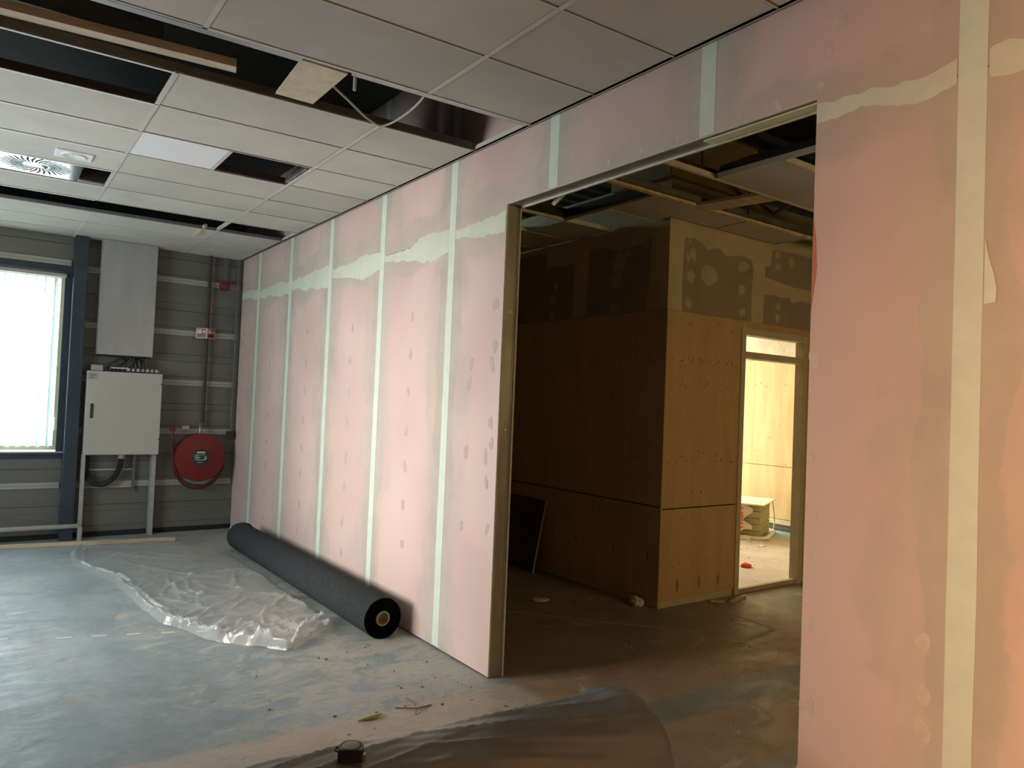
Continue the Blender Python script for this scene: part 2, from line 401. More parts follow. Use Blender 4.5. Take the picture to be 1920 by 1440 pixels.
# ---- pink partition: wall_right
WR = struct('wall_right')
y8 = 1.148; W = 1.17; yR, yL, zh = 1.744, 3.974, 3.114; T = .118; ZJ = 3.02
seams = [y8 + W * k for k in range(-5, 8)]
cells = list(zip(seams, seams[1:])) + [(seams[-1], D)]
G = .0015
for (a, b) in cells:
    a2, b2 = a + G, b - G
    low = None; up = [(a2, ZJ + G), (b2, ZJ + G), (b2, DECK), (a2, DECK)]
    if b <= yR or a >= yL: low = [(a2, .012), (b2, .012), (b2, ZJ - G), (a2, ZJ - G)]
    elif a < yR < b: low = [(a2, .012), (yR, .012), (yR, ZJ - G), (a2, ZJ - G)]; up = [(a2, ZJ + G), (yR, ZJ + G), (yR, zh), (b2, zh), (b2, DECK), (a2, DECK)]
    elif a < yL < b: low = [(yL, .012), (b2, .012), (b2, ZJ - G), (yL, ZJ - G)]; up = [(a2, zh), (yL, zh), (yL, ZJ + G), (b2, ZJ + G), (b2, DECK), (a2, DECK)]
    else: up = [(a2, zh), (b2, zh), (b2, DECK), (a2, DECK)]
    for poly in (low, up):
        if poly:
            B().prism(poly, 'x', 0, .0125).obj('gypsum_board', M_pink, WR)
            B().prism(poly, 'x', T - .0125, T).obj('gypsum_board', M_gyp, WR)
# dark core of the partition (studs and mineral wool) and steel lining of the opening
B().box(.0126, T - .0126, -4.7, yR - .03, .0, DECK).box(.0126, T - .0126, yL + .03, D, 0, DECK).box(.0126, T - .0126, yR - .03, yL + .03, zh + .03, DECK).obj('stud_core', M_black, WR)
def lining(name, mk):
    bb = mk(); return bb.obj(name, M_stud, WR)
lining('steel_stud', lambda: B().box(.013, .105, yL, yL + .029, 0, zh + .03).box(.013, .026, yL - .003, yL + .02, 0, zh + .01).box(.092, .105, yL - .003, yL + .02, 0, zh + .01))
lining('steel_stud', lambda: B().box(.013, .105, yR - .029, yR, 0, zh + .03))
lining('steel_track', lambda: B().box(.013, .105, yR, yL, zh, zh + .029).box(.013, .024, yR, yL, zh - .003, zh + .01).box(.094, .105, yR, yL, zh - .003, zh + .01))
B().box(.0, .0128, yL - .004, yL - .0005, .012, zh).obj('cut_board_edge', M_core, WR)
B().box(T - .0128, T, yL - .012, yL - .0005, .0, zh).obj('cut_board_edge', M_core, WR)
B().box(.0, .0128, yR, yL, zh - .005, zh - .0005).obj('cut_board_edge', M_core, WR)
B().box(T - .0128, T, yR, yL, zh - .014, zh - .0005).obj('cut_board_edge', M_core, WR)
# pale cream packing strip screwed under the head at the near end
B().box(.03, .09, yR + .01, yR + .62, zh - .012, zh - .004).obj('packing_strip', M_cream, WR)
bb = B()
for z in (.32, .72, 1.62, 2.4): bb.lathe([(.0, 0), (.008, 0), (.008, -.003), (.0, -.003)], 8, 'y', (.06, yL - .0005, z))
bb.obj('stud_screw', M_brass, WR, kind='stuff')
# paper tapes over the vertical joints
def tape(y, z0, z1, w=.046, t=-.0016):
    bb = B(); n = 26; L = []; R = []
    for i in range(n + 1):
        z = z0 + (z1 - z0) * i / n
        L.append((y - w + .004 * noise.noise((y, z * 2.1, 1)), z)); R.append((y + w + .004 * noise.noise((y, z * 2.3, 5)), z))
    vs = []
    for (l, r) in zip(L, R): vs += [(t, l[0], l[1]), (t, r[0], r[1]), (.0, l[0], l[1]), (.0, r[0], r[1])]
    fs = []
    for i in range(n):
        k = 4 * i; fs += [(k, k + 1, k + 5, k + 4), (k, k + 4, k + 6, k + 2), (k + 1, k + 3, k + 7, k + 5)]
    fs += [(0, 2, 3, 1), (4 * n, 4 * n + 1, 4 * n + 3, 4 * n + 2)]
    bb.add(vs, fs); return bb.obj('joint_tape', M_tape, WR)
for y in seams:
    if yR < y < yL: tape(y, zh + .002, DECK, .044)
    else: tape(y, .02, DECK, .047 if y < 1.2 else .044)
B().prism([(1.096, 2.42), (1.085, 2.36), (1.066, 2.29), (1.058, 2.245), (1.060, 2.20), (1.096, 2.195)], 'x', -.0045, -.0005).obj('torn_tape_tab', M_tape, WR)
# horizontal trowelled filler over the board joint
def band(pts, name='joint_filler'):
    """pts: (y, zlow, zhigh)"""
    n = 14; bb = B(); rows = []
    for (a, b) in zip(pts, pts[1:]):
        for i in range(n):
            t = i / n; y = a[0] + (b[0] - a[0]) * t
            rows.append((y, a[1] + (b[1] - a[1]) * t + .034 * noise.noise((y * 5, 3, 0)) + .016 * noise.noise((y * 19, 3, 0)), a[2] + (b[2] - a[2]) * t + .034 * noise.noise((y * 5, 9, 0)) + .018 * noise.noise((y * 17, 9, 0))))
    rows.append(pts[-1])
    vs = []; fs = []
    for (y, lo, hi) in rows: vs += [(-.0012, y, lo), (-.0024, y, (lo + hi) / 2), (-.0012, y, hi), (.0, y, lo), (.0, y, hi)]
    for i in range(len(rows) - 1):
        k = 5 * i; fs += [(k, k + 1, k + 6, k + 5), (k + 1, k + 2, k + 7, k + 6), (k, k + 5, k + 8, k + 3), (k + 2, k + 4, k + 9, k + 7)]
    bb.add(vs, fs); bb.obj(name, M_fill, WR, smooth=True)
band([(.2, 3.0, 3.09), (.8, 2.97, 3.08), (.99, 2.965, 3.075), (1.096, 2.995, 3.075)])
band([(1.20, 2.99, 3.085), (1.30, 2.965, 3.062), (1.40, 2.975, 3.055), (1.55, 3.015, 3.075), (1.66, 3.0, 3.075), (1.742, 3.0, 3.078)])
band([(3.978, 2.93, 3.075), (4.1, 2.93, 3.06), (4.35, 2.95, 3.05), (4.61, 2.975, 3.045)])
band([(4.70, 2.90, 3.05), (4.95, 2.86, 3.09), (5.2, 2.90, 3.06), (5.45, 2.93, 3.0), (5.78, 2.96, 3.03)])
band([(5.87, 2.91, 3.06), (6.2, 2.86, 3.09), (6.5, 2.92, 3.05), (6.95, 2.96, 3.05)])
band([(7.04, 2.89, 3.10), (7.4, 2.90, 3.10), (7.8, 2.94, 3.07), (8.12, 2.97, 3.06)])
band([(8.21, 2.93, 3.08), (8.6, 2.94, 3.10), (9.0, 2.98, 3.08), (9.29, 2.98, 3.07)])
band([(9.38, 2.98, 3.10), (9.7, 3.02, 3.13), (10.07, 3.03, 3.12)])
# dabs of filler over the screws
bb = B()
for k, y in enumerate(seams[6:]):
    ym = y + .585 if y > 4 else None
    if ym and ym < 10:
        for z in [2.45 - .30 * i for i in range(8)]:
            if random.random() < .93: bb.prism(blob(ym + random.uniform(-.02, .02), z + random.uniform(-.02, .02), random.uniform(.018, .032), random.uniform(.03, .055), 8, random.uniform(-.5, .3)), 'x', -.0013, 0)
for (y, z) in [(4.06, 2.45), (4.05, 2.18), (4.07, 2.05), (4.06, 1.66), (4.04, 1.52), (4.10, 1.42), (4.08, 1.26), (4.05, .95), (4.33, 2.06), (4.34, 1.93), (4.35, 1.45), (4.37, .93)]:
    bb.prism(blob(y, z, random.uniform(.02, .035), random.uniform(.04, .06), 8, random.uniform(-.4, .4)), 'x', -.0013, 0)
bb.obj('screw_dab', M_dab, WR, kind='stuff')
bb = B()
for (y, z, s) in [(1.72, 2.02, .03), (1.725, 1.62, .022), (1.70, 1.40, .012), (1.715, 1.22, .014), (1.715, .95, .03), (1.71, .62, .04), (1.715, .33, .045), (1.73, 3.16, .02), (1.70, 3.30, .03), (1.93, 3.14, .02), (2.13, 3.15, .012), (2.5, 3.15, .012), (2.75, 3.15, .014), (3.0, 3.15, .018), (3.25, 3.15, .012), (3.5, 3.15, .015), (4.3, 3.3, .02), (1.27, 1.0, .03), (1.26, .82, .03), (1.26, .70, .035), (1.25, .5, .03), (1.66, 3.42, .045)]:
    bb.prism(blob(y, z, s * .8, s * 1.3, 9, random.uniform(-.5, .5), .18), 'x', -.001, 0)
bb.obj('pale_screw_dab', M_dabw, WR, kind='stuff')
# torn edge of orange-red paint at the right jamb
B().prism([(1.744, 2.62), (1.730, 2.52), (1.722, 2.40), (1.732, 2.31), (1.744, 2.22)], 'x', -.001, 0).obj('torn_paper_patch', simple('orange_red_paper', (.50, .19, .10), .7), WR)

# ---- back wall: grey liner trays with pale flanges, split around the window
WB = struct('wall_back')
joints = [.63, 1.275, 1.895, 2.53, 3.19, 3.83]
XW0, XW1, ZW0, ZW1 = -4.2, -1.955, .985, 3.10
def tray(x0, x1, z0, z1):
    h = z1 - z0
    if h < .06: return
    if h > .4:
        p = [(0, z0), (0, z0 + .10 * h), (.006, z0 + .115 * h), (0, z0 + .13 * h), (0, z0 + .42 * h), (.014, z0 + .435 * h), (.014, z0 + .56 * h), (0, z0 + .575 * h), (0, z1)]
    else: p = [(0, z0), (0, z0 + .5 * h), (.008, z0 + .52 * h), (0, z0 + .55 * h), (0, z1)]
    poly = [(D + a, z) for a, z in p] + [(D + .06, z1), (D + .06, z0)]
    B().prism(poly, 'x', x0, x1).obj('liner_tray', M_liner, WB)
def flange(x0, x1, z):
    B().prism([(D + .005, z - .036), (D - .018, z - .034), (D - .018, z - .008), (D - .012, z - .004), (D - .018, z), (D - .018, z + .034), (D + .005, z + .036)], 'x', x0, x1).obj('tray_flange', M_strip, WB)
zz = [.06] + joints + [4.42]
for a, b in zip(zz, zz[1:]):
    tray(-1.955, T, a, b)
    if b <= ZW0 or a >= ZW1: tray(-5.2, -1.956, a, b)
    else:
        tray(-5.2, XW0, a, b)
        if a < ZW0 < b: tray(XW0, -1.956, a, ZW0)
        if a < ZW1 < b: tray(XW0, -1.956, ZW1, b)
for z in joints:
    flange(-1.80, -.03, z)
    if z > 3.5: flange(-5.2, -1.97, z)
    elif z < ZW0 or z > ZW1: flange(-5.2, -1.97, z if z < 3 else 3.24)
    else: flange(-5.2, XW0, z)
B().box(-5.2, .0, D - .006, D + .05, 0, .062).obj('base_gap', M_black, WB)

# ---- window 1 in the back wall
B().box(-5.35, T, D + .06, D + .11, ZW1 + .1, DECK + .1).obj('wall_back_core', M_black, WB)
W1 = struct('window_1')
def frame(parent, name, x0, x1, z0, z1, y0, y1, w, mat, bottom=None):
    bo = w if bottom is None else bottom
    B().box(x0, x0 + w, y0, y1, z0, z1).box(x1 - w, x1, y0, y1, z0, z1).box(x0 + w, x1 - w, y0, y1, z1 - w, z1).box(x0 + w, x1 - w, y0, y1, z0, z0 + bo).obj(name, mat, parent)
frame(W1, 'window_frame', XW0, XW1 - .0, ZW0 - .04, ZW1 + .10, D - .03, D + .10, .07, M_navy)
frame(W1, 'window_sash', XW0 + .055, XW1 - .055, ZW0 + .055, ZW1, D + .01, D + .07, .05, M_cream)
B().box(XW0 + .1, XW1 - .1, D + .035, D + .045, ZW0 + .1, ZW1 - .05).obj('glass_pane', M_glass, W1)
B().box(-3.12, -3.06, D + .0, D + .08, ZW0 + .05, ZW1).obj('mullion', M_cream, W1)
B().box(XW1 - .10, XW1 - .06, D - .03, D + .01, 1.27, 1.42).obj('window_handle', M_cream, W1, bevel=.004)
B().box(XW0 - .02, XW1, D - .04, D - .03, ZW0 + .025, ZW0 + .04).obj('window_sill', M_white, W1)
# vertical blind
VB = thing('vertical_blind', 'white vertical slat blind hanging in the bright window', 'blind', (-3.3, D - .06, 1.08))
def loc(bb, o):   # shift builder points into the frame of an empty
    l = o.location; bb.v = [(x - l.x, y - l.y, z - l.z) for x, y, z in bb.v]; return bb
loc(B().box(XW0 + .05, XW1 - .06, D - .085, D - .035, 3.055, 3.095), VB).obj('head_rail', M_greyl, VB, bevel=.003)
sl = B(); sl.prism([(-.044, -.001), (-.02, .006), (.02, .006), (.044, -.001), (.02, .0035), (-.02, .0035)], 'z', 0, 1.96); slm = sl.mesh('slat', M_blind, True)
nb = 22
for i in range(nb):
    o = link('slat', slm, VB); o.location = (-4.12 + i * .0955 + 3.3, 0, .0); o.rotation_euler = (0, 0, radians(62))
# ---- outside
B().box(-14, 4, D + .8, 40, -.3, -.12).obj('outside_paving', M_pave, None, kind='structure')
BD = thing('white_building', 'overexposed white building seen through the blind slats', 'building', (-6, 26, -.12))
loc(B().box(-20, 2.5, 26, 30, -.12, 4.2), BD).obj('facade', M_bldw, BD)
for x in range(-18, 2, 2):
    f = loc(B().box(x, x + 1.3, 25.94, 26, .9, 2.1), BD).obj('window', simple('far_glass', (.35, .42, .48), .2) if x == -18 else bpy.data.materials['far_glass'], BD)
loc(B().box(-8.0, -7.3, 25.9, 26, 2.6, 3.1), BD).obj('blue_panel', simple('blue_panel', (.02, .25, .6), .4), BD)

# ---- unseen left wall with its windows (the daylight on the partition), and the wall behind the camera
M_lw = simple('left_wall_paint', (.16, .16, .15), .7)
WL = struct('wall_left')
XL = -5.2
B().box(XL - .15, XL, -4.8, 4.9, 0, DECK + .1).box(XL - .15, XL, 7.6, D, 0, DECK + .1).box(XL - .15, XL, 4.9, 7.6, 0, .95).box(XL - .15, XL, 4.9, 7.6, 2.65, DECK + .1).obj('wall_panel', M_lw, WL)
W2 = struct('window_2')
for a, b in ((4.9, 6.25), (6.25, 7.6)):
    B().box(XL - .1, XL - .02, a, a + .05, .95, 2.65).box(XL - .1, XL - .02, b - .05, b, .95, 2.65).box(XL - .1, XL - .02, a + .05, b - .05, 2.60, 2.65).box(XL - .1, XL - .02, a + .05, b - .05, .95, 1.0).obj('window_frame', M_navy, W2)
    B().box(XL - .07, XL - .06, a + .05, b - .05, 1.0, 2.60).obj('glass_pane', M_glass, W2)
B().box(-5.35, 9, -4.95, -4.8, 0, DECK).obj('wall_front', M_lw, kind='structure')

# ---- roof deck above the suspended ceilings
bb = B(); poly = []; y = -4.8
while y < D + .1:
    poly += [(y, DECK + .07), (y + .07, DECK + .07), (y + .09, DECK), (y + .20, DECK), (y + .22, DECK + .07)]; y += .27
poly += [(y, DECK + .12), (-4.8, DECK + .12)]
nP = len(poly)
vs = [(-5.35, a, z) for a, z in poly] + [(9, a, z) for a, z in poly]
fs = [(i, (i + 1) % nP, nP + (i + 1) % nP, nP + i) for i in range(nP)]
bb.add(vs, fs); bb.obj('roof', M_deck, None, kind='structure')
B().box(-5.2, -.001, -4.8, D, DECK - .03, DECK - .004).obj('void_shade_sheet', M_vshade, None, kind='structure')  # added dark sheet hiding the ribs, paints the void's shade

# ---- main suspended ceiling
CE = struct('ceiling')
SH = -.035
rows = [-4.75, -4.17, -3.58, -2.99, -2.4, -1.8, -1.2, -.6, -.01, .58, 1.375, 1.97, 2.56, 3.155, 3.75, 4.39, 4.965, 5.56, 6.155, 6.75, 7.33, 7.91, 8.47, 9.05, 9.62, D - .01]
xs = [-5.19, -4.385, -3.175, -1.965, -.757, -.03]
def yy(Y, x): return Y + SH * (x + 1.5) if Y < 9.7 else Y
tcache = []
def ctile(x0, x1, Y0, Y1, mat=M_tile, z=H, name='ceiling_tile'):
    g = .013
    poly = [(x0 + g, yy(Y0, x0) + g), (x1 - g, yy(Y0, x1) + g), (x1 - g, yy(Y1, x1) - g), (x0 + g, yy(Y1, x0) - g)]
    return B().prism(poly, 'z', z, z + .018).obj(name, mat, CE)
def missing(i, j):
    """i: x cell, j: row cell"""
    Y = rows[j]
    if abs(Y - 3.75) < .01 or abs(Y - 7.91) < .01: return True
    if abs(Y - 4.39) < .01 and i <= 2: return True
    if abs(Y - 6.75) < .01 and i == 2: return True
    if abs(Y - 5.56) < .01 and i == 3: return True
    return False
for j in range(len(rows) - 1):
    for i in range(len(xs) - 1):
        if not missing(i, j):
            if rows[j] < 5 and i == 3 or i == 4: z = H + random.uniform(0, .002)
            else: z = H
            ctile(xs[i], xs[i + 1], rows[j], rows[j + 1], z=z)
ctile(-1.965, -1.36, 5.56, 6.155, M_tilew)['label'] = 'clean whiter half tile beside a square hole'
ctile(-3.175, -2.80, 6.75, 7.33)
# edge rail against the partition and grid profiles
B().box(-.048, -.030, -4.7, D, H - .002, H + .03).box(-.048, -.022, -4.7, D, H - .002, H).obj('edge_rail', M_tgrid, CE)
def tee(p, q, w=.012, mat=M_tgrid, z=H, parent=CE, h=.035, name='grid_profile'):
    p = Vector(p); q = Vector(q); d = (q - p).normalized(); n = Vector((-d.y, d.x))
    bb = B(); bb.prism([tuple(p + n * w), tuple(p - n * w), tuple(q - n * w), tuple(q + n * w)], 'z', z - .004, z - .001)
    bb.prism([tuple(p + n * .002), tuple(p - n * .002), tuple(q - n * .002), tuple(q + n * .002)], 'z', z - .001, z + h)
    return bb.obj(name, mat, parent)
for Y in rows[1:-1]:
    tee((-1.952, yy(Y, -1.952)), (-.04, yy(Y, -.04)), .005 if abs(Y - 3.75) > .01 else .012)
    tee((-5.15, yy(Y, -5.15)), (-1.978, yy(Y, -1.978)), .009 if 3.75 < Y < 8 else .006, M_tilew if 4 < Y < 8 else M_tgrid, H - .003 if 3.75 < Y < 8 else H)  # left profiles whiter, daylight on their edges put into the colour
for x in xs[1:-1]:
    for a, b in zip(rows, rows[1:]):
        if abs(a - 3.75) < .01 or (abs(a - 4.39) < .01 and x < -2) or (abs(a - 7.91) < .01 and x < -1.5): continue
        tee((x, yy(a, x) + .006), (x, yy(b, x) - .006), .013)
tee((-1.36, 5.57), (-1.36, 6.14), .010); 
# upstands and rails of the open strip in the third row
B().prism([(-5.15, yy(3.765, -5.15)), (-1.48, 3.765), (-1.48, 3.815), (-5.15, yy(3.815, -5.15))], 'z', H - .003, H + .04).obj('slot_rail', M_rail, CE)
B().prism([(-1.2, 3.755), (-.05, 3.705), (-.05, 3.735), (-1.2, 3.785)], 'z', H - .003, H + .04).obj('slot_rail', M_rail, CE)
B().prism([(-5.15, yy(4.375, -5.15)), (-.05, yy(4.375, -.05)), (-.05, yy(4.385, -.05)), (-5.15, yy(4.385, -5.15))], 'z', H, H + .05).obj('slot_upstand', M_dark, CE)
B().prism([(-5.15, yy(8.44, -5.15)), (-.05, yy(8.44, -.05)), (-.05, yy(8.45, -.05)), (-5.15, yy(8.45, -5.15))], 'z', H, H + .03).obj('slot_upstand', M_grey, CE)
B().prism([(-5.15, yy(4.955, -5.15)), (-1.98, 4.97), (-1.98, 4.98), (-5.15, yy(4.965, -5.15))], 'z', H, H + .05).obj('slot_upstand', M_rust, CE)
B().box(-5.15, -2.0, 4.66, 4.80, H + .25, H + .50).obj('void_duct', M_dark, CE)
B().box(-1.35, -.78, 6.10, 6.125, H, H + .05).obj('slot_upstand', M_rust, CE)
B().box(-2.17, -1.98, 7.22, 7.27, H, H + .12).obj('slot_upstand', M_rust, CE)
B().box(-.795, -.785, 5.60, 6.08, H + .002, H + .03).obj('slot_rail', M_steel, CE)
# scrap of plywood lying across the strip
PL = tag(loc_o := B().prism([(-1.475, 3.80), (-1.215, 3.80), (-1.215, 4.33), (-1.44, 4.33)], 'z', H + .004, H + .016).obj('plywood_scrap', M_plyc), 'pale stained plywood offcut bridging the open ceiling strip', 'plywood')
# wooden beam lying in the strip
bb = B(); bb.prism([(-5.15, 4.545), (-1.70, 4.205), (-1.68, 4.285), (-5.15, 4.625)], 'z', H + .04, H + .085); BM = bb.obj('wooden_beam', M_timbd)
tag(BM, 'long square wooden beam lying in the open ceiling strip', 'beam')
bb = B(); pts = bez([(-1.24, 4.02, H + .03), (-1.092, 4.104, H + .0), (-.88, 4.262, H - .02), (-.77, 4.272, H - .03), (-.715, 4.087, H + .0), (-.724, 3.84, H + .03), (-.742, 3.78, H + .10)], 30)
bb.tube(pts, .007, 8); tag(bb.obj('loose_cable', simple('pale_cable', (.50, .47, .36), .5), smooth=True), 'pale loose cable sagging out of the ceiling strip', 'cable')
bb = B().box(-.007, .007, -.007, .007, -.08, .05); o = bb.obj('hanging_clip', M_tgrid); o.location = (-1.16, 3.83, H + .02); tag(o, 'small pale bracket end poking out beside the plywood scrap', 'bracket')
bb = B(); bb.tube([(-.93, 8.72, H - .03), (-.885, 8.38, H + .03)], .022, 6); bb.v = [(x, y, z) for x, y, z in bb.v]
tag(bb.obj('wood_stick', simple('pale_stick', (.50, .42, .32), .7)), 'short pale stick poking out of the rear ceiling slot', 'stick')
# speaker plate
SP = thing('ceiling_speaker', 'small white square ceiling plate with a round grille', 'speaker', (-2.275, 6.50, H))
B().box(-.122, .122, -.105, .105, -.012, -.0005).obj('plate', M_tilew, SP, bevel=.003)
B().lathe([(.0, -.017), (.062, -.017), (.066, -.020), (.082, -.020), (.086, -.012)], 32, 'z').obj('grille', simple('speaker_grille', (.70, .72, .70), .6), SP, smooth=True)
# swirl diffuser
DF = thing('swirl_diffuser', 'shiny square ceiling diffuser with radial swirl slots', 'diffuser', (-2.49, 7.04, H))
B().box(-.31, .31, -.275, .275, -.003, .008).obj('face_plate', simple('mirror_plate', (.80, .84, .84), .16, 1, nscale=5, var=.06, sc=(5, 1, 1)), DF)
bb = B()
for k in range(30):
    a = 2 * pi * k / 30; vs = []
    for (r, da, wd) in ((.09, 0, .004), (.16, .10, .0085), (.24, .26, .006)):
        c = Vector((r * cos(a + da), r * sin(a + da))); t = Vector((-sin(a + da + .5), cos(a + da + .5))) * wd
        vs += [(*(c + t), -.0045), (*(c - t), -.0045)]
    bb.add(vs, [(0, 1, 3, 2), (2, 3, 5, 4)])
bb.obj('swirl_slot', M_black, DF, kind='stuff')
B().lathe([(0, -.012), (.05, -.012), (.07, -.006), (.085, -.004)], 24, 'z').obj('hub', bpy.data.materials['mirror_plate'], DF, smooth=True)

# ================================================================== THINGS ON THE BACK WALL
o = B().box(-.068, .068, -.075, .075, 0, 3.553).obj('steel_column', M_navy, bevel=.004); o.location = (-1.885, 9.99, 0)
tag(o, 'dark blue steel column between window and cabinet', 'column')
# aluminium duct cover
DC = thing('duct_cover', 'tall brushed aluminium cover box above the cabinet', 'duct cover', (-1.378, 9.985, 2.185))
B().box(-.30, .30, -.085, .085, .0, 1.365).obj('casing', M_alu, DC, bevel=.004)
B().box(-.306, -.298, -.09, -.07, .0, 1.365).obj('side_lip', M_alu, DC)
B().box(-.28, .28, -.06, .07, -.012, -.001).obj('dark_opening', M_black, DC)
# cable bundle
CB = thing('cable_bundle', 'bundle of dark grey cables between duct cover and cabinet', 'cable', (-1.35, 10.0, 2.0))
for k in range(11):
    x1 = -.215 + .045 * k; x0 = x1 - .02 + (.14 if k < 6 else .05) * (1 - k / 13)
    p = bez([(x0, -.01 + .02 * sin(k), .158), (x0 - .01, -.03 + .025 * cos(k * 2), .12), (x1, -.05, .05), (x1, -.04, .0)], 12)
    B().tube(p, .016, 7).obj('cable', M_cable, CB, smooth=True)
for k in range(7):
    B().lathe([(.0, .035), (.018, .035), (.022, .015), (.022, 0)], 8, 'z', (.02 + k * .052, -.09 + .02 * (k % 2), .0)).obj('cable_gland', M_greyl, CB)
B().box(-.17, .02, -.10, -.075, .022, .042).obj('white_clip_rail', M_white, CB, bevel=.003)
# cabinet
CA = thing('control_cabinet', 'large cream steel control cabinet on a wall frame', 'cabinet', (-1.365, 9.97, 1.0))
B().box(-.400, .400, -.10, .12, 0, .985).obj('body', M_white, CA, bevel=.006)
dr = B().box(-.402, .402, -.125, -.102, .0, .982).obj('door', M_white, CA, bevel=.005)
B().box(-.355, -.325, -.136, -.124, .43, .60).obj('handle', M_lab, dr, bevel=.003)
B().box(-.395, -.30, -.129, -.1245, .885, .958).obj('name_plate', M_greyl, dr)
B().box(-.385, -.31, -.131, -.1285, .93, .936).box(-.385, -.335, -.131, -.1285, .90, .906).obj('print_line', M_lab, dr)
B().lathe([(0, -.14), (.008, -.14), (.008, -.10)], 8, 'y', (.396, 0, .86)).obj('hinge_pin', M_black, CA)
B().lathe([(0, -.14), (.008, -.14), (.008, -.10)], 8, 'y', (.396, 0, .19)).obj('hinge_pin', M_black, CA)
for x in (-.385, .375):
    B().box(x - .022, x + .022, -.02, .03 if x < 0 else .12, -.998, .0).obj('leg', M_greyl, CA)
for z in (-.195, -.405):
    B().box(-.363, .16, .095, .112, z - .010, z + .010).obj('cross_rail', M_greyl, CA)
B().box(.155, .18, .07, .094, -.46, 0).obj('upright_rail', M_grey, CA)
JB = tag(B().box(-.062, .062, -.05, .05, 0, .07).obj('junction_box', M_greyl, bevel=.005), 'small grey junction box on the cabinet top left corner', 'junction box'); JB.location = (-1.66, 9.98, 1.988)
# corrugated hose loop
pts = bez([(-1.70, 10.035, .97), (-1.705, 10.03, .80), (-1.67, 10.0, .70), (-1.58, 9.99, .635), (-1.45, 9.99, .68), (-1.37, 10.0, .80), (-1.345, 10.0, .935)], 84)
CH = thing('corrugated_hose', 'black corrugated hose looping below the cabinet', 'hose', (-1.55, 10.0, .8))
bb = B(); bb.tube([Vector(p) - CH.location for p in pts], [.036 if i % 2 else .030 for i in range(len(pts))], 10); bb.obj('hose', M_rubber, CH, smooth=True)
bb = B(); bb.lathe([(.0, 0), (.042, 0), (.042, .05), (.0, .05)], 14, 'z', (.205, 0, .145)); bb.obj('gland', M_greyl, CH)
# low pipe and conduits
bb = B(); bb.tube([(-5.15, 9.88, .175), (-1.775, 9.88, .175), (-1.75, 9.88, .150), (-1.75, 9.88, 0)], .026, 10)
tag(bb.obj('low_pipe', M_greyl, smooth=True), 'pale grey pipe running low along the back wall', 'pipe')
bb = B(); bb.tube([(-.428, 10.03, 1.39), (-.428, 10.03, 3.553)], .020, 10)
tag(bb.obj('supply_pipe', M_redpipe, smooth=True), 'reddish brown water pipe rising from the hose reel', 'pipe')
bb = B(); bb.tube([(-.068, 10.04, 1.27), (-.068, 10.04, 3.553)], .015, 8)
tag(bb.obj('conduit', M_grey, smooth=True), 'grey conduit rising from the red call point in the corner', 'conduit')
bb = B(); bb.tube([(-.235, 10.05, 3.22), (-.235, 10.05, 3.553)], .011, 8)
tag(bb.obj('conduit', M_grey, smooth=True), 'short grey conduit dropping to the red alarm bell', 'conduit')
AB = thing('alarm_bell', 'round red alarm sounder high on the back wall', 'alarm', (-.238, 10.05, 3.185))
B().lathe([(0, -.07), (.03, -.07), (.055, -.055), (.062, -.02), (.062, .03)], 24, 'y').obj('dome', M_red, AB, smooth=True)
B().lathe([(0, .03), (.04, .03), (.04, .046), (0, .046)], 16, 'y').obj('base', M_redd, AB)
CP = thing('call_point', 'small dark red fire call point box near the corner', 'call point', (-.075, 10.04, 1.235))
B().box(-.048, .048, -.03, .035, -.05, .05).obj('housing', M_redd, CP, bevel=.004)
B().box(-.028, .028, -.034, -.030, -.028, .028).obj('push_plate', M_lab, CP)
# hose reel sign: two angled red panels with a white symbol
SG = thing('fire_hose_sign', 'folded red and white fire hose sign on the back wall', 'sign', (-.450, 9.995, 2.54))
SG.rotation_euler = (0, 0, 0)
for side, (ax, ay, bx, by) in (('l', (-.115, .03, .0, -.045)), ('r', (.0, -.045, .115, .03))):
    a = Vector((ax, ay)); b = Vector((bx, by)); d = (b - a); n = Vector((d.y, -d.x)).normalized()
    def quad(u0, u1, z0, z1, off, mat, name, par=SG):
        p = a + d * u0 + n * off; q = a + d * u1 + n * off; bb = B()
        bb.prism([tuple(p), tuple(q), tuple(q - n * .002), tuple(p - n * .002)], 'z', z0, z1); return bb.obj(name, mat, par)
    pan = quad(0, 1, -.065, .065, 0, M_signw, 'sign_panel')
    quad(.08, .93, -.055, .057, .0015, M_red, 'red_field', pan)
    quad(.12, .52, -.005, .048, .003, M_signw, 'hose_symbol', pan)
    quad(.52, .70, .014, .024, .003, M_signw, 'hose_symbol', pan)
    quad(.68, .86, .004, .034, .003, M_signw, 'hose_symbol', pan)
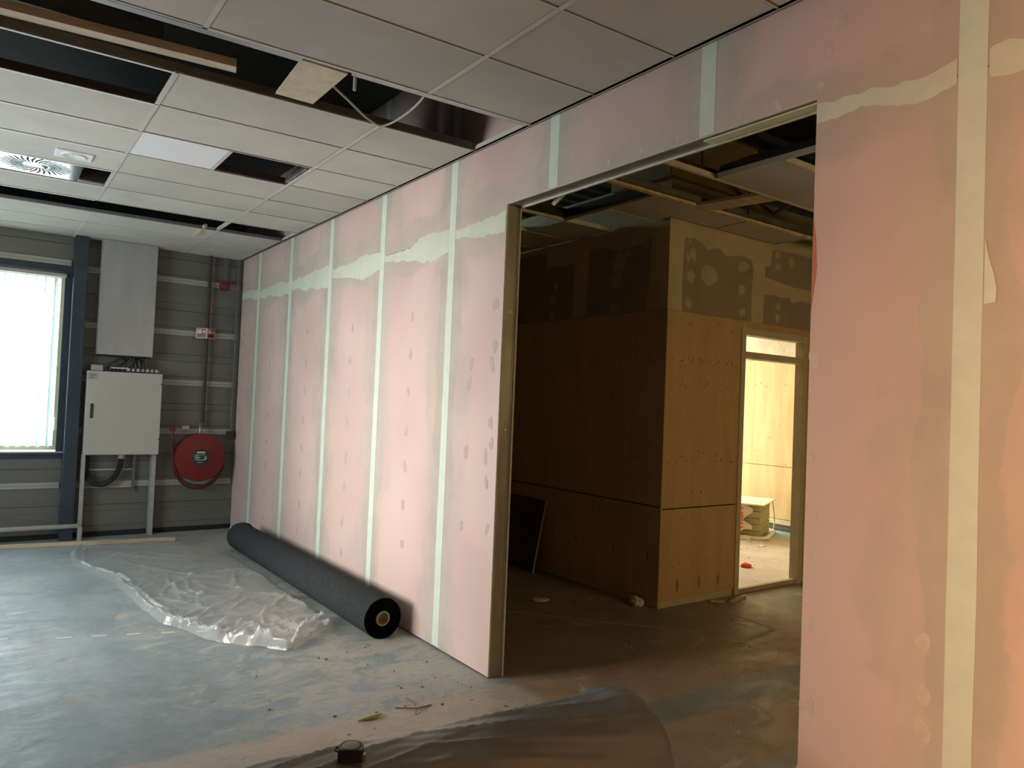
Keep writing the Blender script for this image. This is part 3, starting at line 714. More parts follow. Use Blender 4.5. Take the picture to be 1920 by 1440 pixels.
# hose reel
HR = thing('fire_hose_reel', 'large red fire hose reel disc on the back wall', 'hose reel', (-.466, 9.90, .955))
B().lathe([(.0, -.012), (.10, -.012), (.12, -.004), (.285, -.004), (.302, .0), (.302, .014), (.285, .018)], 56, 'y').obj('front_disc', M_red, HR, smooth=True)
B().lathe([(.285, .115), (.302, .118), (.302, .135), (.0, .135)], 48, 'y').obj('rear_disc', M_redd, HR, smooth=True)
B().lathe([(.20, .018), (.27, .03), (.275, .065), (.27, .10), (.2, .115)], 40, 'y').obj('coiled_hose', M_redd, HR, smooth=True)
B().box(-.05, .05, .135, .185, -.12, .12).obj('wall_bracket', M_redd, HR)
lb = B().lathe([(.0, -.016), (.10, -.016), (.104, -.013), (.104, -.011)], 36, 'y').obj('label', M_lab, HR)
def text(s, size, parent, locn, rot, mat, name, ext=.0006):
    cu = bpy.data.curves.new(name, 'FONT'); cu.body = s; cu.size = size; cu.extrude = ext; cu.offset = size * .03; cu.align_x = 'CENTER'; cu.align_y = 'CENTER'
    t = bpy.data.objects.new(name, cu); COL.objects.link(t); dg = bpy.context.evaluated_depsgraph_get(); dg.update()
    me = bpy.data.meshes.new_from_object(t.evaluated_get(dg)); bpy.data.objects.remove(t)
    me.materials.clear(); me.materials.append(mat)
    o = link(name, me, parent); o.location = locn; o.rotation_euler = [radians(a) for a in rot]; return o
bb = B().box(-.045, .055, -.018, -.016, .055, .075)
for (x0, x1, z) in ((-.07, .06, .035), (-.075, -.02, .018), (-.07, .0, .003), (-.07, -.01, -.012), (-.06, .06, -.030), (-.03, .03, -.062)): bb.box(x0, x1, -.018, -.016, z - .003, z + .003)
bb.box(.05, .075, -.018, -.016, .0, .012).box(.05, .075, -.018, -.016, -.024, -.010)
bb.obj('label_print', M_lett, lb)
for k, (r, dz, yo) in enumerate(((.315, -.045, .03), (.325, -.075, .06))):
    p = []
    for a in range(-172, -8 if k == 0 else -20, 6):
        p.append((r * cos(radians(a)) * .98, yo, r * sin(radians(a)) + dz * max(0, -sin(radians(a))) ** 1.0))
    if k == 0: p = [(-.335, .0, .31), (-.342, .01, .22), (-.335, .02, .1)] + p
    B().tube(p, .013, 8).obj('hose', M_redd, HR, smooth=True)
NZ = B().box(-.028, .028, -.025, .03, 0, .085).obj('nozzle_holder', M_redd, HR, bevel=.004); NZ.location = (-.335, .02, .325)
B().tube([(0, .06, .30), (0, .06, .36), (0, .1, .40), (.0, .125, .44)], [.018, .024, .026, .020], 10).obj('valve', M_brass, HR, smooth=True)
B().tube([(.02, .05, .395), (.05, .04, .400), (.10, .04, .402)], .008, 6).obj('valve_lever', M_red, HR)
o = B().box(-.045, .045, -.002, .004, -.022, .022).obj('paper_tag', M_signw); o.location = (-.62, 10.07, 1.325); tag(o, 'small faded paper tag on the wall left of the reel valve', 'tag')

# ================================================================== THINGS ON THE MAIN FLOOR
# timber batten along the back wall
bb = B(); bb.prism([(-5.15, 9.99), (-.80, 9.455), (-.80, 9.505), (-5.15, 10.04)], 'z', 0.001, .045)
tag(bb.obj('timber_batten', M_timb, bevel=.003), 'long pale timber batten lying in front of the back wall', 'timber')
# charcoal carpet roll
CR = thing('carpet_roll', 'long charcoal carpet roll lying against the pink partition', 'carpet', (-.24, 5.03, .15))
a = Vector((0, 0, 0)); b = Vector((-.02, 3.68, 0)); R = .150
bb = B(); n = 56; ns = 40; vs = []; fs = []
for i in range(ns + 1):
    c = a.lerp(b, i / ns)
    for j in range(n):
        t = 2 * pi * j / n; rr = R * (1 + .012 * noise.noise((cos(t) * 1.3, sin(t) * 1.3, i * .15)))
        vs.append((c.x + rr * cos(t), c.y, c.z + rr * sin(t)))
for i in range(ns):
    for j in range(n): fs.append((i * n + j, i * n + (j + 1) % n, (i + 1) * n + (j + 1) % n, (i + 1) * n + j))
bb.add(vs, fs); bb.obj('carpet_outside', M_carpet, CR, smooth=True)
M_cdark = simple('carpet_backing', (.006, .006, .007), .95, spec=.05)
for (yo, sg) in ((0, -1), (3.68, 1)):
    bb = B()
    turns = 9; m_ = 40; prev = None; vs = []; fs = []
    for i in range(turns * m_ + 1):
        t = i / (turns * m_); rr = .055 + (R - .055) * t; an = 2 * pi * i / m_
        vs += [(rr * cos(an), yo - sg * .006, rr * sin(an)), ((rr + .004) * cos(an), yo + sg * .003, (rr + .004) * sin(an)), ((rr + .0105) * cos(an), yo - sg * .004, (rr + .0105) * sin(an))] if rr + .0105 <= R + .004 else [(rr * cos(an), yo - sg * .006, rr * sin(an)), (min(rr + .004, R) * cos(an), yo, min(rr + .004, R) * sin(an)), (R * cos(an), yo - sg * .004, R * sin(an))]
    for i in range(turns * m_):
        k = 3 * i; fs += [(k, k + 1, k + 4, k + 3), (k + 1, k + 2, k + 5, k + 4)]
    bb.add(vs, fs); bb.obj('rolled_edge', M_cdark, CR, smooth=True)
B().lathe([(.046, -.004), (.055, -.004), (.055, .5), (.046, .5), (.046, -.004)], 32, 'y').obj('cardboard_core', M_tube, CR, smooth=True)
B().lathe([(.0, .06), (.046, .06)], 24, 'y').obj('core_filling', M_tube, CR)

# plastic sheet on the floor
LE = [(5.12, -.93), (5.2, -1.02), (5.34, -1.16), (5.46, -1.26), (5.69, -1.394), (6.2, -1.549), (6.86, -1.64), (7.56, -1.66), (7.98, -1.789), (8.49, -1.919), (9.1, -1.93), (9.40, -1.80)]
RE = [(5.12, -.87), (5.2, -.80), (5.34, -.62), (5.46, -.43), (5.69, -.42), (6.2, -.42), (6.86, -.43), (7.56, -.43), (7.98, -.43), (8.49, -.44), (9.1, -.80), (9.40, -1.45)]
def lerp_tab(tab, y):
    for (a, b), (c, d) in zip(tab, tab[1:]):
        if a <= y <= c: return b + (d - b) * (y - a) / (c - a)
    return tab[-1][1] if y > tab[-1][0] else tab[0][1]
rs = random.Random(5); folds = []
for k in range(80):
    y0 = 5.2 + 4.0 * rs.random() ** 1.7; x0 = rs.uniform(-1.8, -.45); an = rs.gauss(.35 if y0 < 6.8 else 1.9, .6); L = rs.uniform(.2, .8)
    folds.append((x0, y0, cos(an), sin(an), L, rs.uniform(.012, .030) * (1.3 if y0 < 6.6 else .7), rs.uniform(.010, .020)))
def filmz(x, y, dl, dr, dn):
    z = .010 + .012 * (noise.noise((x * 2.2, y * 1.6, 3)) + .5)
    cr = max(0, min(1, (7.0 - y) / 1.4))
    z += cr * .032 * max(0, 1 - abs(noise.noise((x * 2.6 + 2, y * 1.9, 1))) * 6)
    z += cr * .014 * max(0, 1 - abs(noise.noise((x * 6, y * 4.2, 7))) * 5)
    for (fx, fy, c, s, L, h, wd) in folds:
        dx, dy = x - fx, y - fy; t = dx * c + dy * s
        if abs(t) < L:
            d = -dx * s + dy * c + .05 * sin(t * 6 + fx)
            if abs(d) < .08: z += h * math.exp(-(d / wd) ** 2) * (1 - (t / L) ** 2)
    k = 1 + .5 * noise.noise((0, y * 3, 5))
    z += .040 * k * math.exp(-((dl - .035) / .026) ** 2) + .022 * math.exp(-((dl - .11 - .03 * noise.noise((1, y * 2, 8))) / .018) ** 2)
    e = min(dl, dr, dn)
    return max(z * min(1, e / .03 + .1), .003)
nu, nv = 96, 240; vs = []; fs = []
for j in range(nv + 1):
    y = 5.12 + 4.28 * (j / nv) ** 1.25
    xl = lerp_tab(LE, y) + .03 * noise.noise((3, y * 2.5, 0)) + .012 * noise.noise((3, y * 9, 0)); xr = lerp_tab(RE, y) + .02 * noise.noise((7, y * 5, 0))
    for i in range(nu + 1):
        x = xl + (xr - xl) * i / nu
        yj = y + .05 * noise.noise((x * 3, y * 1.5, 2)) + .02 * noise.noise((x * 10, y * 4, 2))
        vs.append((x, yj, filmz(x, y, x - xl, xr - x, min(y - 5.12, 9.4 - y) + .004)))
for j in range(nv):
    for i in range(nu): fs.append((j * (nu + 1) + i, j * (nu + 1) + i + 1, (j + 1) * (nu + 1) + i + 1, (j + 1) * (nu + 1) + i))
o = B().add(vs, fs).obj('plastic_sheet', M_film, smooth=False)
o.data.shade_smooth()
tag(o, 'crumpled clear plastic sheet spread on the grey floor beside the carpet roll', 'plastic sheet')

# wrapped roll in the foreground
FR = thing('wrapped_carpet_roll', 'large carpet roll wrapped in milky plastic in the foreground', 'carpet', (-.40, 2.313, .286))
RR = .268; yawv = -.062
def axis(t): return Vector((-t, -yawv * t, 0))
bb = B(); n = 150; ns = 150; vs = []; fs = []; L = 3.0
for i in range(ns + 1):
    t = -.045 + (L + .045) * (i / ns)
    c = axis(t); env = 1 if t > .02 else max(.0, 1 - ((.02 - t) / .065) ** 2 * .14)
    for j in range(n):
        a = 2 * pi * j / n
        fold = 0
        if a < pi:   # pleats over the top radiating from near the end
            k1 = math.exp(-((t - .55) / .42) ** 2); k2 = math.exp(-((t - 1.35) / .30) ** 2)
            fold += .016 * k1 * max(0, sin((a * 3.0 + t * 2.6) * 6)) ** 4
            fold += .018 * k2 * max(0, sin((a * 2.6 - t * 2.4) * 7)) ** 4
        fold += .010 * noise.noise((t * 1.6, cos(a) * 2.2, sin(a) * 2.2)) + .004 * noise.noise((t * 7, cos(a) * 6, sin(a) * 6))
        sag = .018 * max(0, t - .2) * max(0, sin(a)) * math.exp(-((t - .6) / .5) ** 2)
        r = (RR + .006) * (1 - .022 * max(t, 0)) * env + .016 * math.exp(-((t - .07) / .07) ** 2) * max(0, sin(a)) - .010 * math.exp(-((t - .38) / .16) ** 2) * max(0, sin(a)) + fold - sag
        vs.append((c.x, c.y + r * cos(a), c.z + max(r * sin(a), -.284)))
for i in range(ns):
    for j in range(n): fs.append((i * n + j, i * n + (j + 1) % n, (i + 1) * n + (j + 1) % n, (i + 1) * n + j))
fs.append(tuple(range(n)))
bb.add(vs, fs); w_ = bb.obj('plastic_wrap', M_milky, FR, smooth=False); w_.data.shade_smooth()
bb = B(); vs = []; fs = []
for i in range(21):
    c = axis(.0 + L * i / 20)
    for j in range(48):
        a = 2 * pi * j / 48; vs.append((c.x, c.y + (RR - .030 - .008 * i / 20 * 3) * cos(a), c.z + (RR - .030 - .008 * i / 20 * 3) * sin(a)))
for i in range(20):
    for j in range(48): fs.append((i * 48 + j, i * 48 + (j + 1) % 48, (i + 1) * 48 + (j + 1) % 48, (i + 1) * 48 + j))
fs += [tuple(range(48)), tuple(20 * 48 + j for j in range(48))]
bb.add(vs, fs); bb.obj('rolled_carpet', simple('brown_grey_carpet', (.05, .045, .037), .95, nscale=60, var=.3, bump=.4, bscale=200), FR, smooth=True)
# tape measure on the wrapped roll
TM = thing('tape_measure', 'dark tape measure with a pale round label on the wrapped roll', 'tape measure', (-1.67, 2.362, .556), (radians(0), 0, radians(-32)))
B().prism([(-.042, -.034), (.040, -.034), (.044, -.02), (.040, .012), (.024, .033), (-.005, .042), (-.030, .034), (-.044, .010)], 'z', 0, .044).obj('case', simple('dark_case', (.018, .012, .010), .35), TM, bevel=.004)
B().lathe([(0, .0475), (.027, .0475), (.030, .046), (.032, .042)], 32, 'z', (-.003, .003, 0)).obj('round_label', simple('worn_label', (.33, .31, .24), .6), TM, smooth=True)
B().lathe([(.032, .046), (.036, .0465), (.038, .043)], 32, 'z', (-.003, .003, 0)).obj('rim', M_rubber, TM, smooth=True)
B().tube([(-.044, .0, .022), (-.058, .01, .024), (-.060, .028, .024), (-.040, .036, .022)], .004, 6).obj('belt_clip', M_rubber, TM)
B().box(.040, .050, -.034, -.016, .004, .030).obj('tape_end', M_brass, TM)

# debris on the floor
bb = B(); rs = random.Random(3)
for k in range(230):
    if k < 150: x = -abs(rs.gauss(0, .55)) - .02; y = rs.uniform(3.1, 9.8)
    else: x = rs.uniform(.2, 6.5); y = rs.uniform(2.0, 4.5) if x < 3.6 else rs.uniform(4.8, 7)
    if -.42 < x < -.05 and 4.9 < y < 8.9 or (-2 < x <= -.38 and 5.05 < y < 9.5): continue
    s = rs.uniform(.003, .013); a = rs.uniform(0, 6.3); e = rs.uniform(.2, .8)
    pts = [(x + s * cos(a + t) * (1 if t % 2 else e), y + s * sin(a + t) * (e if t % 2 else 1)) for t in (0, 1.4, 3.0, 4.6)]
    bb.prism(pts, 'z', .0005, rs.uniform(.003, .009))
tag(bb.obj('floor_debris', simple('brown_debris', (.30, .22, .15), .9, nscale=10, var=.5), kind='stuff'), 'scattered crumbs of plaster and wood on the floor', 'debris')
bb = B(); bb.tube([(-.98, 3.80, .006), (-.90, 3.79, .012), (-.82, 3.82, .006)], [.003, .014, .002], 5)
tag(bb.obj('wood_splinter', simple('straw_wood', (.42, .33, .14), .8)), 'yellowish wood splinter on the floor behind the wrapped roll', 'splinter')
bb = B(); bb.tube([(-.72, 3.86, .004), (-.62, 3.78, .008), (-.52, 3.79, .004)], .004, 5).tube([(-.60, 3.95, .004), (-.62, 3.80, .02), (-.66, 3.72, .004)], .003, 5)
tag(bb.obj('wood_shaving', simple('brown_shaving', (.25, .13, .08), .8)), 'thin brown curled shavings on the floor beside the yellowish splinter', 'shavings')

# ================================================================== INNER ROOM BEHIND THE OPENING
XB, YB = 2.28, 4.62     # corner of the plywood box
WI = struct('wall_inner_left')
WF = struct('wall_inner_back')
# left face (plane x = XB): upper plasterboard, plywood below
B().box(XB, XB + .10, YB + .1005, D, 2.72, H + .4).obj('gypsum_board', M_yplas, WI)
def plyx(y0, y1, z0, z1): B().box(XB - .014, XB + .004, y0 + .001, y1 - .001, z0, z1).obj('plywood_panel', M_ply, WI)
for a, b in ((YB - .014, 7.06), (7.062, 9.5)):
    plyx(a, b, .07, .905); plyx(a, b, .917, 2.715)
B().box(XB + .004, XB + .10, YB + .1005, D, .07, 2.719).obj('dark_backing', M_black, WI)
B().box(XB - .008, XB + .02, YB - .01, D, 0.001, .066).obj('base_board', M_ply, WI)
for poly in ([(4.90, 2.735), (4.86, 3.10), (4.85, 3.40), (5.05, 3.36), (5.3, 3.36), (5.55, 3.42), (5.72, 3.42), (5.735, 3.0), (5.73, 2.73)],
             [(5.96, 2.735), (5.95, 3.31), (6.15, 3.30), (6.3, 3.32), (6.42, 3.30), (6.43, 3.48), (6.9, 3.5), (7.4, 3.48), (7.4, 2.73)]):
    B().prism(poly, 'x', XB - .002, XB + .001).obj('bare_board_patch', M_gyp, WI)
bb = B()
for (y, z, a, b) in [(5.28, 3.22, .09, .10), (5.30, 3.05, .08, .09), (5.3, 2.77, .08, .05), (6.25, 3.1, .04, .05), (6.3, 2.95, .08, .04), (6.3, 2.77, .06, .05), (5.15, 3.3, .03, .03)]:
    bb.prism([(yy_, max(zz_, 2.722)) for yy_, zz_ in blob(y, z, a, b, 10, .3, .2)], 'x', XB - .004, XB - .001)
bb.obj('filler_dab', M_dab2, WI, kind='stuff')
bb = B(); rs = random.Random(11)
for z0 in (2.28, 1.35):
    for k in range(30):
        y = rs.uniform(4.7, 6.5); z = z0 + rs.gauss(0, .03); bb.prism([(y + .008 * cos(t), z + .008 * sin(t)) for t in (0, 1.05, 2.1, 3.14, 4.2, 5.2)], 'x', XB - .0155, XB - .0135)
for k in range(40):
    y = rs.uniform(4.7, 7.2); z = rs.uniform(.15, 2.6); bb.prism([(y + .008 * cos(t), z + .008 * sin(t)) for t in (0, 1.05, 2.1, 3.14, 4.2, 5.2)], 'x', XB - .0155, XB - .0135)
for y in (4.75, 5.2, 5.75): bb.prism([(y - .010, .42), (y + .010, .42), (y + .012, .46), (y, .50), (y - .012, .46)], 'x', XB - .0155, XB - .0135)
bb.obj('screw_hole', M_hole, WI, kind='stuff')
# front face (plane y = YB)
XD0, XD1, ZD = 3.335, 4.46, 2.65    # door frame
B().box(XB + .003, XD0, YB + .006, YB + .10, .07, 2.719).obj('dark_backing', M_black, WF)
B().box(XB, XD0, YB + .004, YB + .10, 2.72, H + .4).box(XD0, 9, YB + .004, YB + .10, ZD + .0, H + .4).box(XD1, 9, YB + .004, YB + .10, 0, ZD).obj('backing', M_yplas, WF)
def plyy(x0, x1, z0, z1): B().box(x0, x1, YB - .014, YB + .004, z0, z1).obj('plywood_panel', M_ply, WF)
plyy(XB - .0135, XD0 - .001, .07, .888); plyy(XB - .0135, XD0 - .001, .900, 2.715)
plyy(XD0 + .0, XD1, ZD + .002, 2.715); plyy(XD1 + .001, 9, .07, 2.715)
B().box(XB - .01, XD0 - .01, YB - .008, YB + .02, 0.001, .066).obj('base_board', M_yplas, WF)
B().box(XD1 + .0, 9, YB - .008, YB + .02, 0.001, .066).obj('base_board', M_yplas, WF)
patches = [[(2.48, 2.72), (2.47, 3.0), (2.485, 3.41), (2.62, 3.42), (2.72, 3.40), (2.80, 3.34), (2.98, 3.385), (3.06, 3.33), (3.18, 3.34), (3.36, 3.36), (3.48, 3.35), (3.52, 3.25), (3.50, 3.0), (3.51, 2.72)],
           [(3.70, 2.72), (3.71, 2.9), (3.72, 3.02), (3.86, 3.035), (4.0, 3.02), (4.15, 3.04), (4.2, 2.98), (4.35, 3.03), (4.8, 3.0), (4.8, 2.72)],
           [(3.72, 3.20), (3.715, 3.31), (3.81, 3.33), (3.83, 3.50), (4.2, 3.52), (4.8, 3.52), (4.8, 3.15), (4.2, 3.16)]]
for p in patches: B().prism(p, 'y', YB + .001, YB + .004).obj('bare_board_patch', M_gyp, WF)
bb = B()
for (x, z, a, b) in [(2.60, 3.26, .045, .07), (2.58, 3.05, .055, .07), (2.56, 2.80, .05, .06), (2.55, 3.39, .02, .02), (2.53, 3.22, .02, .05), (3.36, 3.25, .09, .055), (3.34, 3.02, .06, .055), (3.36, 2.80, .06, .045), (2.85, 3.10, .12, .11), (3.92, 3.46, .05, .04), (3.93, 3.34, .06, .045), (4.15, 3.42, .06, .05), (3.95, 2.92, .05, .04), (3.94, 2.80, .04, .04)]:
    bb.prism([(x_, max(z_, 2.722)) for x_, z_ in blob(x, z, a, b, 10, .3, .22)], 'y', YB - .001, YB + .001)
bb.obj('filler_dab', M_dab2, WF, kind='stuff')
bb = B()
def hexy(x, z, s=.008): bb.prism([(x + s * cos(t), z + s * sin(t)) for t in (0, 1.05, 2.1, 3.14, 4.2, 5.2)], 'y', YB - .0155, YB - .0135)
for z0 in (2.26, 1.36):
    for k in range(26): hexy(rs.uniform(2.33, 3.28), z0 + rs.gauss(0, .03) - (0 if z0 > 2 else 0))
for k in range(16): hexy(rs.uniform(2.33, 3.28), 2.05 + rs.gauss(0, .05))
for k in range(24): hexy(rs.uniform(2.33, 3.28), rs.choice([.36, .42, .80, 2.6, 1.0]) + rs.gauss(0, .03))
for x in (2.52, 2.82, 3.10): bb.prism([(x - .006, .13), (x - .014, .20), (x, .25), (x + .014, .20), (x + .006, .13)], 'y', YB - .0155, YB - .0135)
bb.obj('screw_hole', M_hole, WF, kind='stuff')
# door frame with transom light
DR = struct('door_1')
B().box(XD0, XD0 + .065, YB - .03, YB + .09, 0.001, ZD).obj('door_post', M_doorw, DR, bevel=.003)
B().box(XD1 - .065, XD1, YB - .03, YB + .075, 0.001, ZD).obj('door_post', M_doorw, DR, bevel=.003)
B().box(XD0 + .065, XD1 - .065, YB - .03, YB + .09, ZD - .07, ZD).obj('head', M_doorw, DR, bevel=.003)
B().box(XD0 + .065, XD1 - .065, YB - .03, YB + .09, 2.345, 2.412).obj('transom_bar', M_doorw, DR, bevel=.003)
B().box(XD0 + .066, XD1 - .066, YB + .05, YB + .056, 2.413, ZD - .071).obj('glass_pane', M_glass, DR)
B().box(XD0 + .066, XD1 - .066, YB - .01, YB + .035, .001, .05).obj('threshold_board', M_timb, DR, bevel=.002)
# far room
FW = struct('wall_far_right')
XF = 7.40
for a, b in ((4.73, 6.2), (6.202, 8.6), (8.602, D)):
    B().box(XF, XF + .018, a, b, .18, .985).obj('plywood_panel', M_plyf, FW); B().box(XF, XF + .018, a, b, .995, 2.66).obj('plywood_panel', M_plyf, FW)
B().box(XF + .019, XF + .1, 4.72, D, 0, H + .4).obj('gypsum_board', M_yplas, FW)
B().box(XF + .005, XF + .019, 4.72, D, 2.67, H).obj('gypsum_board', simple('pale_skim', (.66, .62, .52), .8), FW)
bb = B()
for k in range(40):
    y = rs.uniform(5.6, 8.2); z = rs.choice([2.25, 2.28, 1.9, 1.6, 1.3, 1.06, 1.02, .9]) + rs.gauss(0, .06)
    bb.prism([(y + .010 * cos(t), z + .012 * sin(t)) for t in (0, 1.05, 2.1, 3.14, 4.2, 5.2)], 'x', XF - .001, XF + .001)
bb.obj('screw_hole', simple('brown_screw_hole', (.33, .22, .11), .8), FW, kind='stuff')
bb = B()
for (y, z, s) in ((7.0, 2.86, .08), (7.05, 3.05, .05), (6.9, 2.8, .04)): bb.prism(blob(y, z, s, s, 9), 'x', XF + .003, XF + .0052)
bb.obj('filler_dab', M_cream, FW, kind='stuff')
B().box(XF - .02, XF + .019, 4.73, D, .10, .17).obj('base_trim', simple('pale_trim', (.66, .62, .46), .6), FW)
B().box(XF - .035, XF - .02, 4.73, D, .005, .035).box(XF - .03, XF - .015, 4.73, D, .06, .075).obj('base_pipe', simple('dark_blue_pipe', (.05, .09, .16), .5), FW)
B().box(XF + .1, 9, 4.7, D, 0, DECK + .1).obj('wall_far_core', M_black, kind='structure')
B().box(T, 9, D, D + .1, 0, DECK + .1).obj('wall_far_back', M_plyf, kind='structure')
B().box(8.9, 9, -4.8, 4.7, 0, DECK).obj('wall_inner_right', M_yplas, kind='structure')
# far room ceiling
c3 = struct('ceiling')
y = 4.75
while y < 10:
    x = 2.45
    while x < 7.3:
        B().box(x + .006, min(x + 1.2, XF) - .006, y + .006, min(y + .6, D) - .006, H, H + .018).obj('ceiling_tile', M_tile, c3); x += 1.2
    y += .6
# ---- inner room ceiling: half stripped grid
C2 = struct('ceiling')
LY = [-4.7, -4.1, -3.5, -2.9, -2.3, -1.7, -1.1, -.5, .08, .67, 1.26, 1.85, 2.44, 3.03, 3.62, 4.21, 4.80, 5.39, 5.98, 6.57, 7.16, 7.75, 8.34, 8.93, 9.52, 10.08]
LX = [.13, .46, 1.66, 2.86, 4.06, 5.26, 6.46, 7.66, 8.86]
def t2(poly, mat=M_tile): B().prism(poly, 'z', H, H + .018).obj('ceiling_tile', mat, C2)
def rect(x0, x1, y0, y1, g=.012): t2([(x0 + g, y0 + g), (x1 - g, y0 + g), (x1 - g, y1 - g), (x0 + g, y1 - g)])
open_cells = {(0.46, 2.44), (.46, 3.03), (.46, 3.62), (1.66, 3.62), (.46, 4.21), (.46, 4.80), (1.66, 2.44), (.13, 2.44), (.13, 3.03), (.13, 3.62), (.13, 4.21), (.13, 4.8), (.13, 5.39), (.46, 5.39), (2.86, 3.62), (4.06, 3.62), (2.86, 2.44), (4.06, 2.44), (.13, 1.85), (.46, 1.85), (4.06, 1.85), (4.06, 4.21)}
for xa, xb in zip(LX, LX[1:]):
    for ya, yb in zip(LY, LY[1:]):
        if (xa, ya) in open_cells: continue
        if ya >= 4.2:
            if xa > 1.7:
                if ya < 4.3: 
                    if xa == 2.86: rect(2.86, 3.80, 4.21, YB - .02)
                    else: rect(xa, xb, ya, YB - .02)
                continue
            if xa == 1.66:
                if ya == 4.21: t2([(1.672, 4.222), (2.848, 4.222), (2.848, YB - .03), (XB - .03, YB - .03), (XB - .03, 4.788), (1.672, 4.788)]); continue
                if ya == 4.80: continue
                rect(1.66, XB - .02, ya, yb); continue
        rect(xa, xb, ya, yb)
def t3(p, q, w=.012, mat=M_tgrid): tee(p, q, w, mat, H, C2, .04)
M_tg2 = simple('brownish_grid', (.68, .62, .50), .6, nscale=8, var=.1)
t3((.12, 3.62), (8.8, 3.62), .014, M_tg2); t3((.12, 4.21), (8.8, 4.21), .024, M_dust)
t3((1.66, 3.03), (8.8, 3.03), .010, M_tg2); t3((.8, 2.44), (8.8, 2.44), .010, M_tg2)
t3((1.66, -4.7), (1.66, 3.606), .006, M_tg2); t3((1.66, 4.235), (1.66, 10.0), .007, M_tg2)
t3((.12, 5.39), (XB - .02, 5.39), .008, M_tg2); t3((1.672, 4.80), (XB - .02, 4.80), .008, M_tg2)
for y_ in LY[18:]: t3((.12, y_), (XB - .02, y_), .006, M_tg2)
t3((.46, 5.40), (.46, 10.0), .006, M_tg2); t3((3.82, 4.23), (3.82, YB - .02), .006, M_tg2)
t3((2.86, 3.036), (2.86, 3.606), .006, M_tg2)
for y_ in LY[:12]: t3((.12, y_), (8.8, y_), .006, M_tg2)
# dark carrier bars just above the grid
bb = B()
B().box(.12, 8.8, 3.645, 3.665, H + .03, H + .08).obj('carrier_bar', M_rust, C2)
B().box(1.68, 1.70, 2.5, 3.6, H + .03, H + .10).obj('carrier_bar', M_rust, C2)
B().box(.12, 8.8, 4.16, 4.18, H + .02, H + .07).obj('carrier_bar', M_dark, C2)
B().box(.12, 1.64, 5.34, 5.36, H + .02, H + .10).obj('carrier_bar', M_rust, C2)
B().box(1.63, 1.65, 4.24, 5.36, H + .02, H + .10).obj('carrier_bar', M_rust, C2)
for (x, y_) in ((1.60, 3.70), (1.55, 3.66), (2.78, 4.15), (1.2, 5.3), (2.86, 3.1)):
    B().tube([(x, y_, H + .03), (x, y_, DECK)], .006, 6).obj('hanger_rod', M_dark, C2)
# wood plank across the open cell
bb = B(); bb.prism([(2.13, 4.235), (2.375, 4.225), (2.50, 3.60), (2.276, 3.60)], 'z', H + .005, H + .030)
tag(bb.obj('wood_plank', M_timbd), 'pale wood plank lying across the open inner ceiling grid', 'plank')
bb = B(); bb.prism([(.125, 3.62), (.16, 3.62), (.30, 3.86), (.24, 3.88)], 'z', zh + .02, zh + .04)
bb = B(); bb.tube([(.13, 3.45, zh + .05), (.22, 3.75, zh - .0)], .018, 5)
tag(bb.obj('hanging_lath', M_timb), 'short wooden lath hanging behind the opening head', 'lath')
# ducts and pipes in the void
o = B().box(2.2, 3.6, 4.55, 5.35, 3.92, 4.30).obj('insulated_duct', M_foil, bevel=.02); tag(o, 'yellow-brown wrapped duct above the open inner ceiling', 'duct')
o = B().box(2.0, 2.5, 3.85, 4.45, 4.0, 4.25).obj('insulated_duct', M_foil, bevel=.02); tag(o, 'smaller brown wrapped duct end above the nearer open ceiling cell', 'duct')
for k, (y_, z_) in enumerate(((3.40, 4.05), (3.52, 4.10), (3.30, 4.2))):
    bb = B(); bb.tube([(.6, y_ - .02, z_), (8.5, y_ + .05, z_)], .028, 10)
    tag(bb.obj('void_pipe', M_redpipe, smooth=True), ('lower', 'middle', 'upper')[k] + ' reddish pipe of three crossing the ceiling void of the inner room', 'pipe')
o = B().box(.6, 8.5, 2.2, 3.2, 3.80, 4.3).obj('void_shade_panel', M_black); tag(o, 'black panel for the darkness of the ceiling void near the opening head', 'beam')  # added black panel, shade of the void painted as a solid
for k, x in enumerate((3.3, 3.7)):
    bb = B(); bb.tube([(x - .6, 3.5, 3.87), (x + .5, 5.2, 3.87)], .022, 8)
    tag(bb.obj('void_conduit', M_steel, smooth=True), ('left', 'right')[k] + ' one of two thin steel conduits above the plank', 'conduit')

# leaning dark board
LBo = thing('leaning_board', 'dark board with pale edge leaning on the plywood wall', 'board', (2.10, 6.25, 0))
bb = B(); bb.prism([(-.0, 0), (.012, 0), (.162, .76), (.150, .76)], 'y', 0, 1.6); bb.obj('panel', M_board, LBo)
bb = B(); bb.prism([(-.003, 0), (.014, 0), (.164, .763), (.147, .763)], 'y', -.012, 0); bb.obj('board_edge', M_edge, LBo)
def crumple(name, c, s, mat, label, cat, flat=.6, seed=0):
    me = bpy.data.meshes.new(name); bm = bmesh.new(); bmesh.ops.create_icosphere(bm, subdivisions=3, radius=1)
    for v in bm.verts:
        k = 1 + .38 * noise.noise(v.co * 1.7 + Vector((seed, 0, 0))) + .16 * noise.noise(v.co * 5 + Vector((0, seed, 0)))
        v.co = Vector((v.co.x * s[0] * k, v.co.y * s[1] * k, max(v.co.z * s[2] * k, -s[2] * flat) + s[2] * flat))
    bm.to_mesh(me); bm.free(); me.materials.append(mat); o = link(name, me); o.location = c; return tag(o, label, cat)
crumple('crumpled_paper', (2.19, 4.79, 0), (.055, .07, .05), M_paper, 'crumpled pale paper lump at the plywood wall base', 'paper', seed=4)
crumple('red_rag', (4.60, 5.39, 0), (.07, .06, .028), M_rag, 'small bright red rag on the far room floor', 'rag', seed=8)
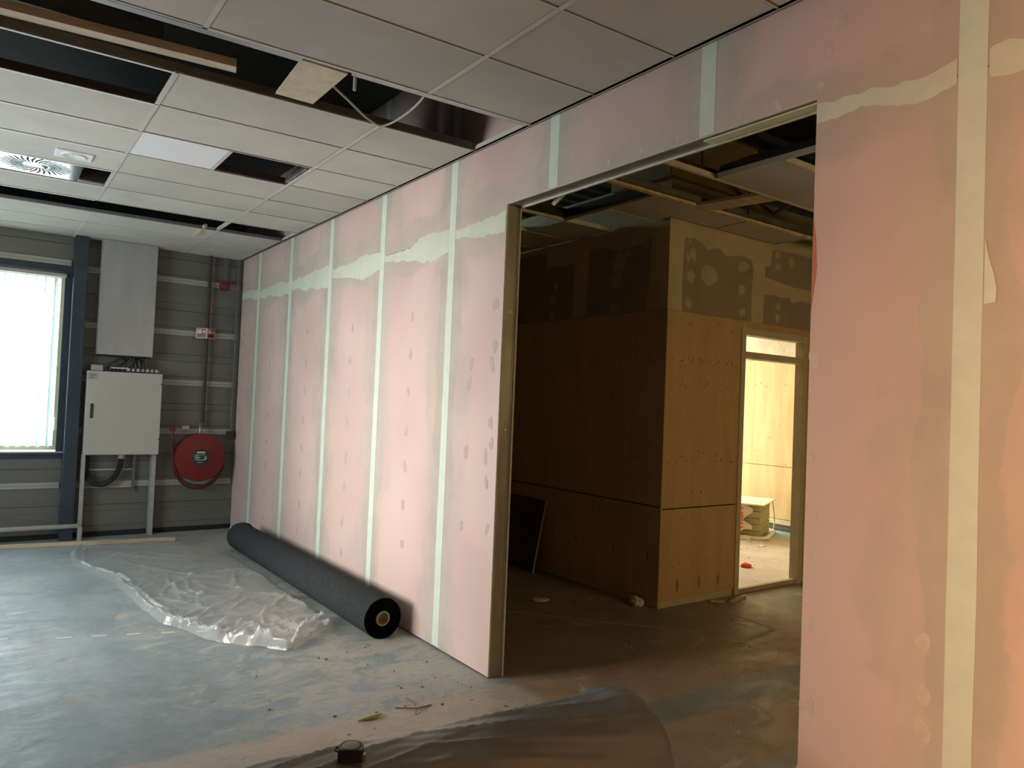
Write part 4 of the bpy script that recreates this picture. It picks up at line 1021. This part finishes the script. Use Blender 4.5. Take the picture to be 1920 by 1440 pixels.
crumple('paper_scrap', (1.50, 5.33, 0), (.075, .06, .012), M_paper, 'flat brown paper scrap on the dark inner floor', 'paper', seed=2)
crumple('plaster_scrap', (5.95, 6.15, 0), (.10, .035, .008), M_ledge, 'white flat scrap in front of the pallet stack', 'scrap', seed=6)
for k, (p, q, lab) in enumerate([((2.92, 4.545), (3.02, 4.46), 'shorter wood offcut lying nearest the box corner'), ((3.06, 4.42), (3.38, 4.50), 'longer wood offcut lying by the door post foot')]):
    bb = B(); p = Vector(p); q = Vector(q); d = (q - p).normalized(); n_ = Vector((-d.y, d.x)) * .016
    bb.prism([tuple(p + n_), tuple(p - n_), tuple(q - n_), tuple(q + n_)], 'z', .001, .024)
    tag(bb.obj('wood_offcut', M_timb, bevel=.002), lab, 'offcut')
# pallet stack of insulation slabs
PS = thing('slab_stack', 'stack of stone wool slabs in torn white wrap by the far wall', 'insulation stack', (6.38, 6.48, 0), (0, 0, radians(25.7)))
for k in range(5):
    z = .015 + k * .094; jx = random.uniform(-.008, .008)
    B().box(-.60 + jx, .0 + jx, .0, .75, z, z + .090).obj('slab', M_wool, PS, bevel=.006) if False else B().box(.0 + jx, .78 + jx, -.0, 1.3, z, z + .090).obj('slab', M_wool, PS, bevel=.006)
B().box(-.07, .90, -.06, 1.4, .486, .502).obj('cover_board', M_ledge, PS)
# torn wrap draped on the camera-facing side (local -x side) and heaped at the foot
def wrapmesh():
    bb = B(); vs = []; fs = []; nu, nv = 130, 66
    for i in range(nu + 1):
        y = .10 + 1.2 * i / nu
        for j in range(nv + 1):
            z = .48 * (1 - j / nv); b = .02 + .05 * (j / nv) + .03 * abs(noise.noise((y * 5, z * 6, 2))) + (.10 * max(0, (j - nv + 9) / 9))
            vs.append((-b, y, max(z, .004)))
    for i in range(nu):
        for j in range(nv):
            y = .10 + 1.2 * (i + .5) / nu; z = .48 * (1 - (j + .5) / nv)
            edge = .15 + .07 * sin(z * 26 + .6) + (.12 if z < .14 else 0) + .03 * noise.noise((z * 9, 0, 0))
            if y > edge or z < .05: fs.append((i * (nv + 1) + j, (i + 1) * (nv + 1) + j, (i + 1) * (nv + 1) + j + 1, i * (nv + 1) + j + 1))
    return bb.add(vs, fs)
wp = wrapmesh().obj('torn_wrap', M_wrap, PS); wp.data.shade_smooth()
bb = B(); pts = [(-.10 + .03 * sin(k * 1.7), 1.2 - k * .13, .02) for k in range(10)] + [(.0, -.10, .03), (.2, -.09, .025), (.45, -.10, .03), (.75, -.08, .02), (.86, .02, .03)]
bb.tube(bez(pts, 60), .030, 7); bb.obj('wrap_heap', M_wrap, PS, smooth=True)
bb = B(); bb.tube(bez([(.83, -.03, .48), (.85, -.05, .3), (.86, -.06, .15), (.84, -.05, .02)], 16), [.004, .012, .008, .014, .010, .013, .007, .012, .009, .014, .008, .012, .006, .013, .009, .012, .008, .01, .01, .01, .01, .01][:len(bez([(.83, -.03, .48), (.85, -.05, .3), (.86, -.06, .15), (.84, -.05, .02)], 16))], 6); bb.obj('wrap_strand', M_wrap, PS, smooth=True)
for i_, ch in enumerate('NOVA'):
    text(ch, .115, PS, (-.135, .26, .41 - i_ * .082), (90, 90, -90), M_rag, 'red_letter', .002)
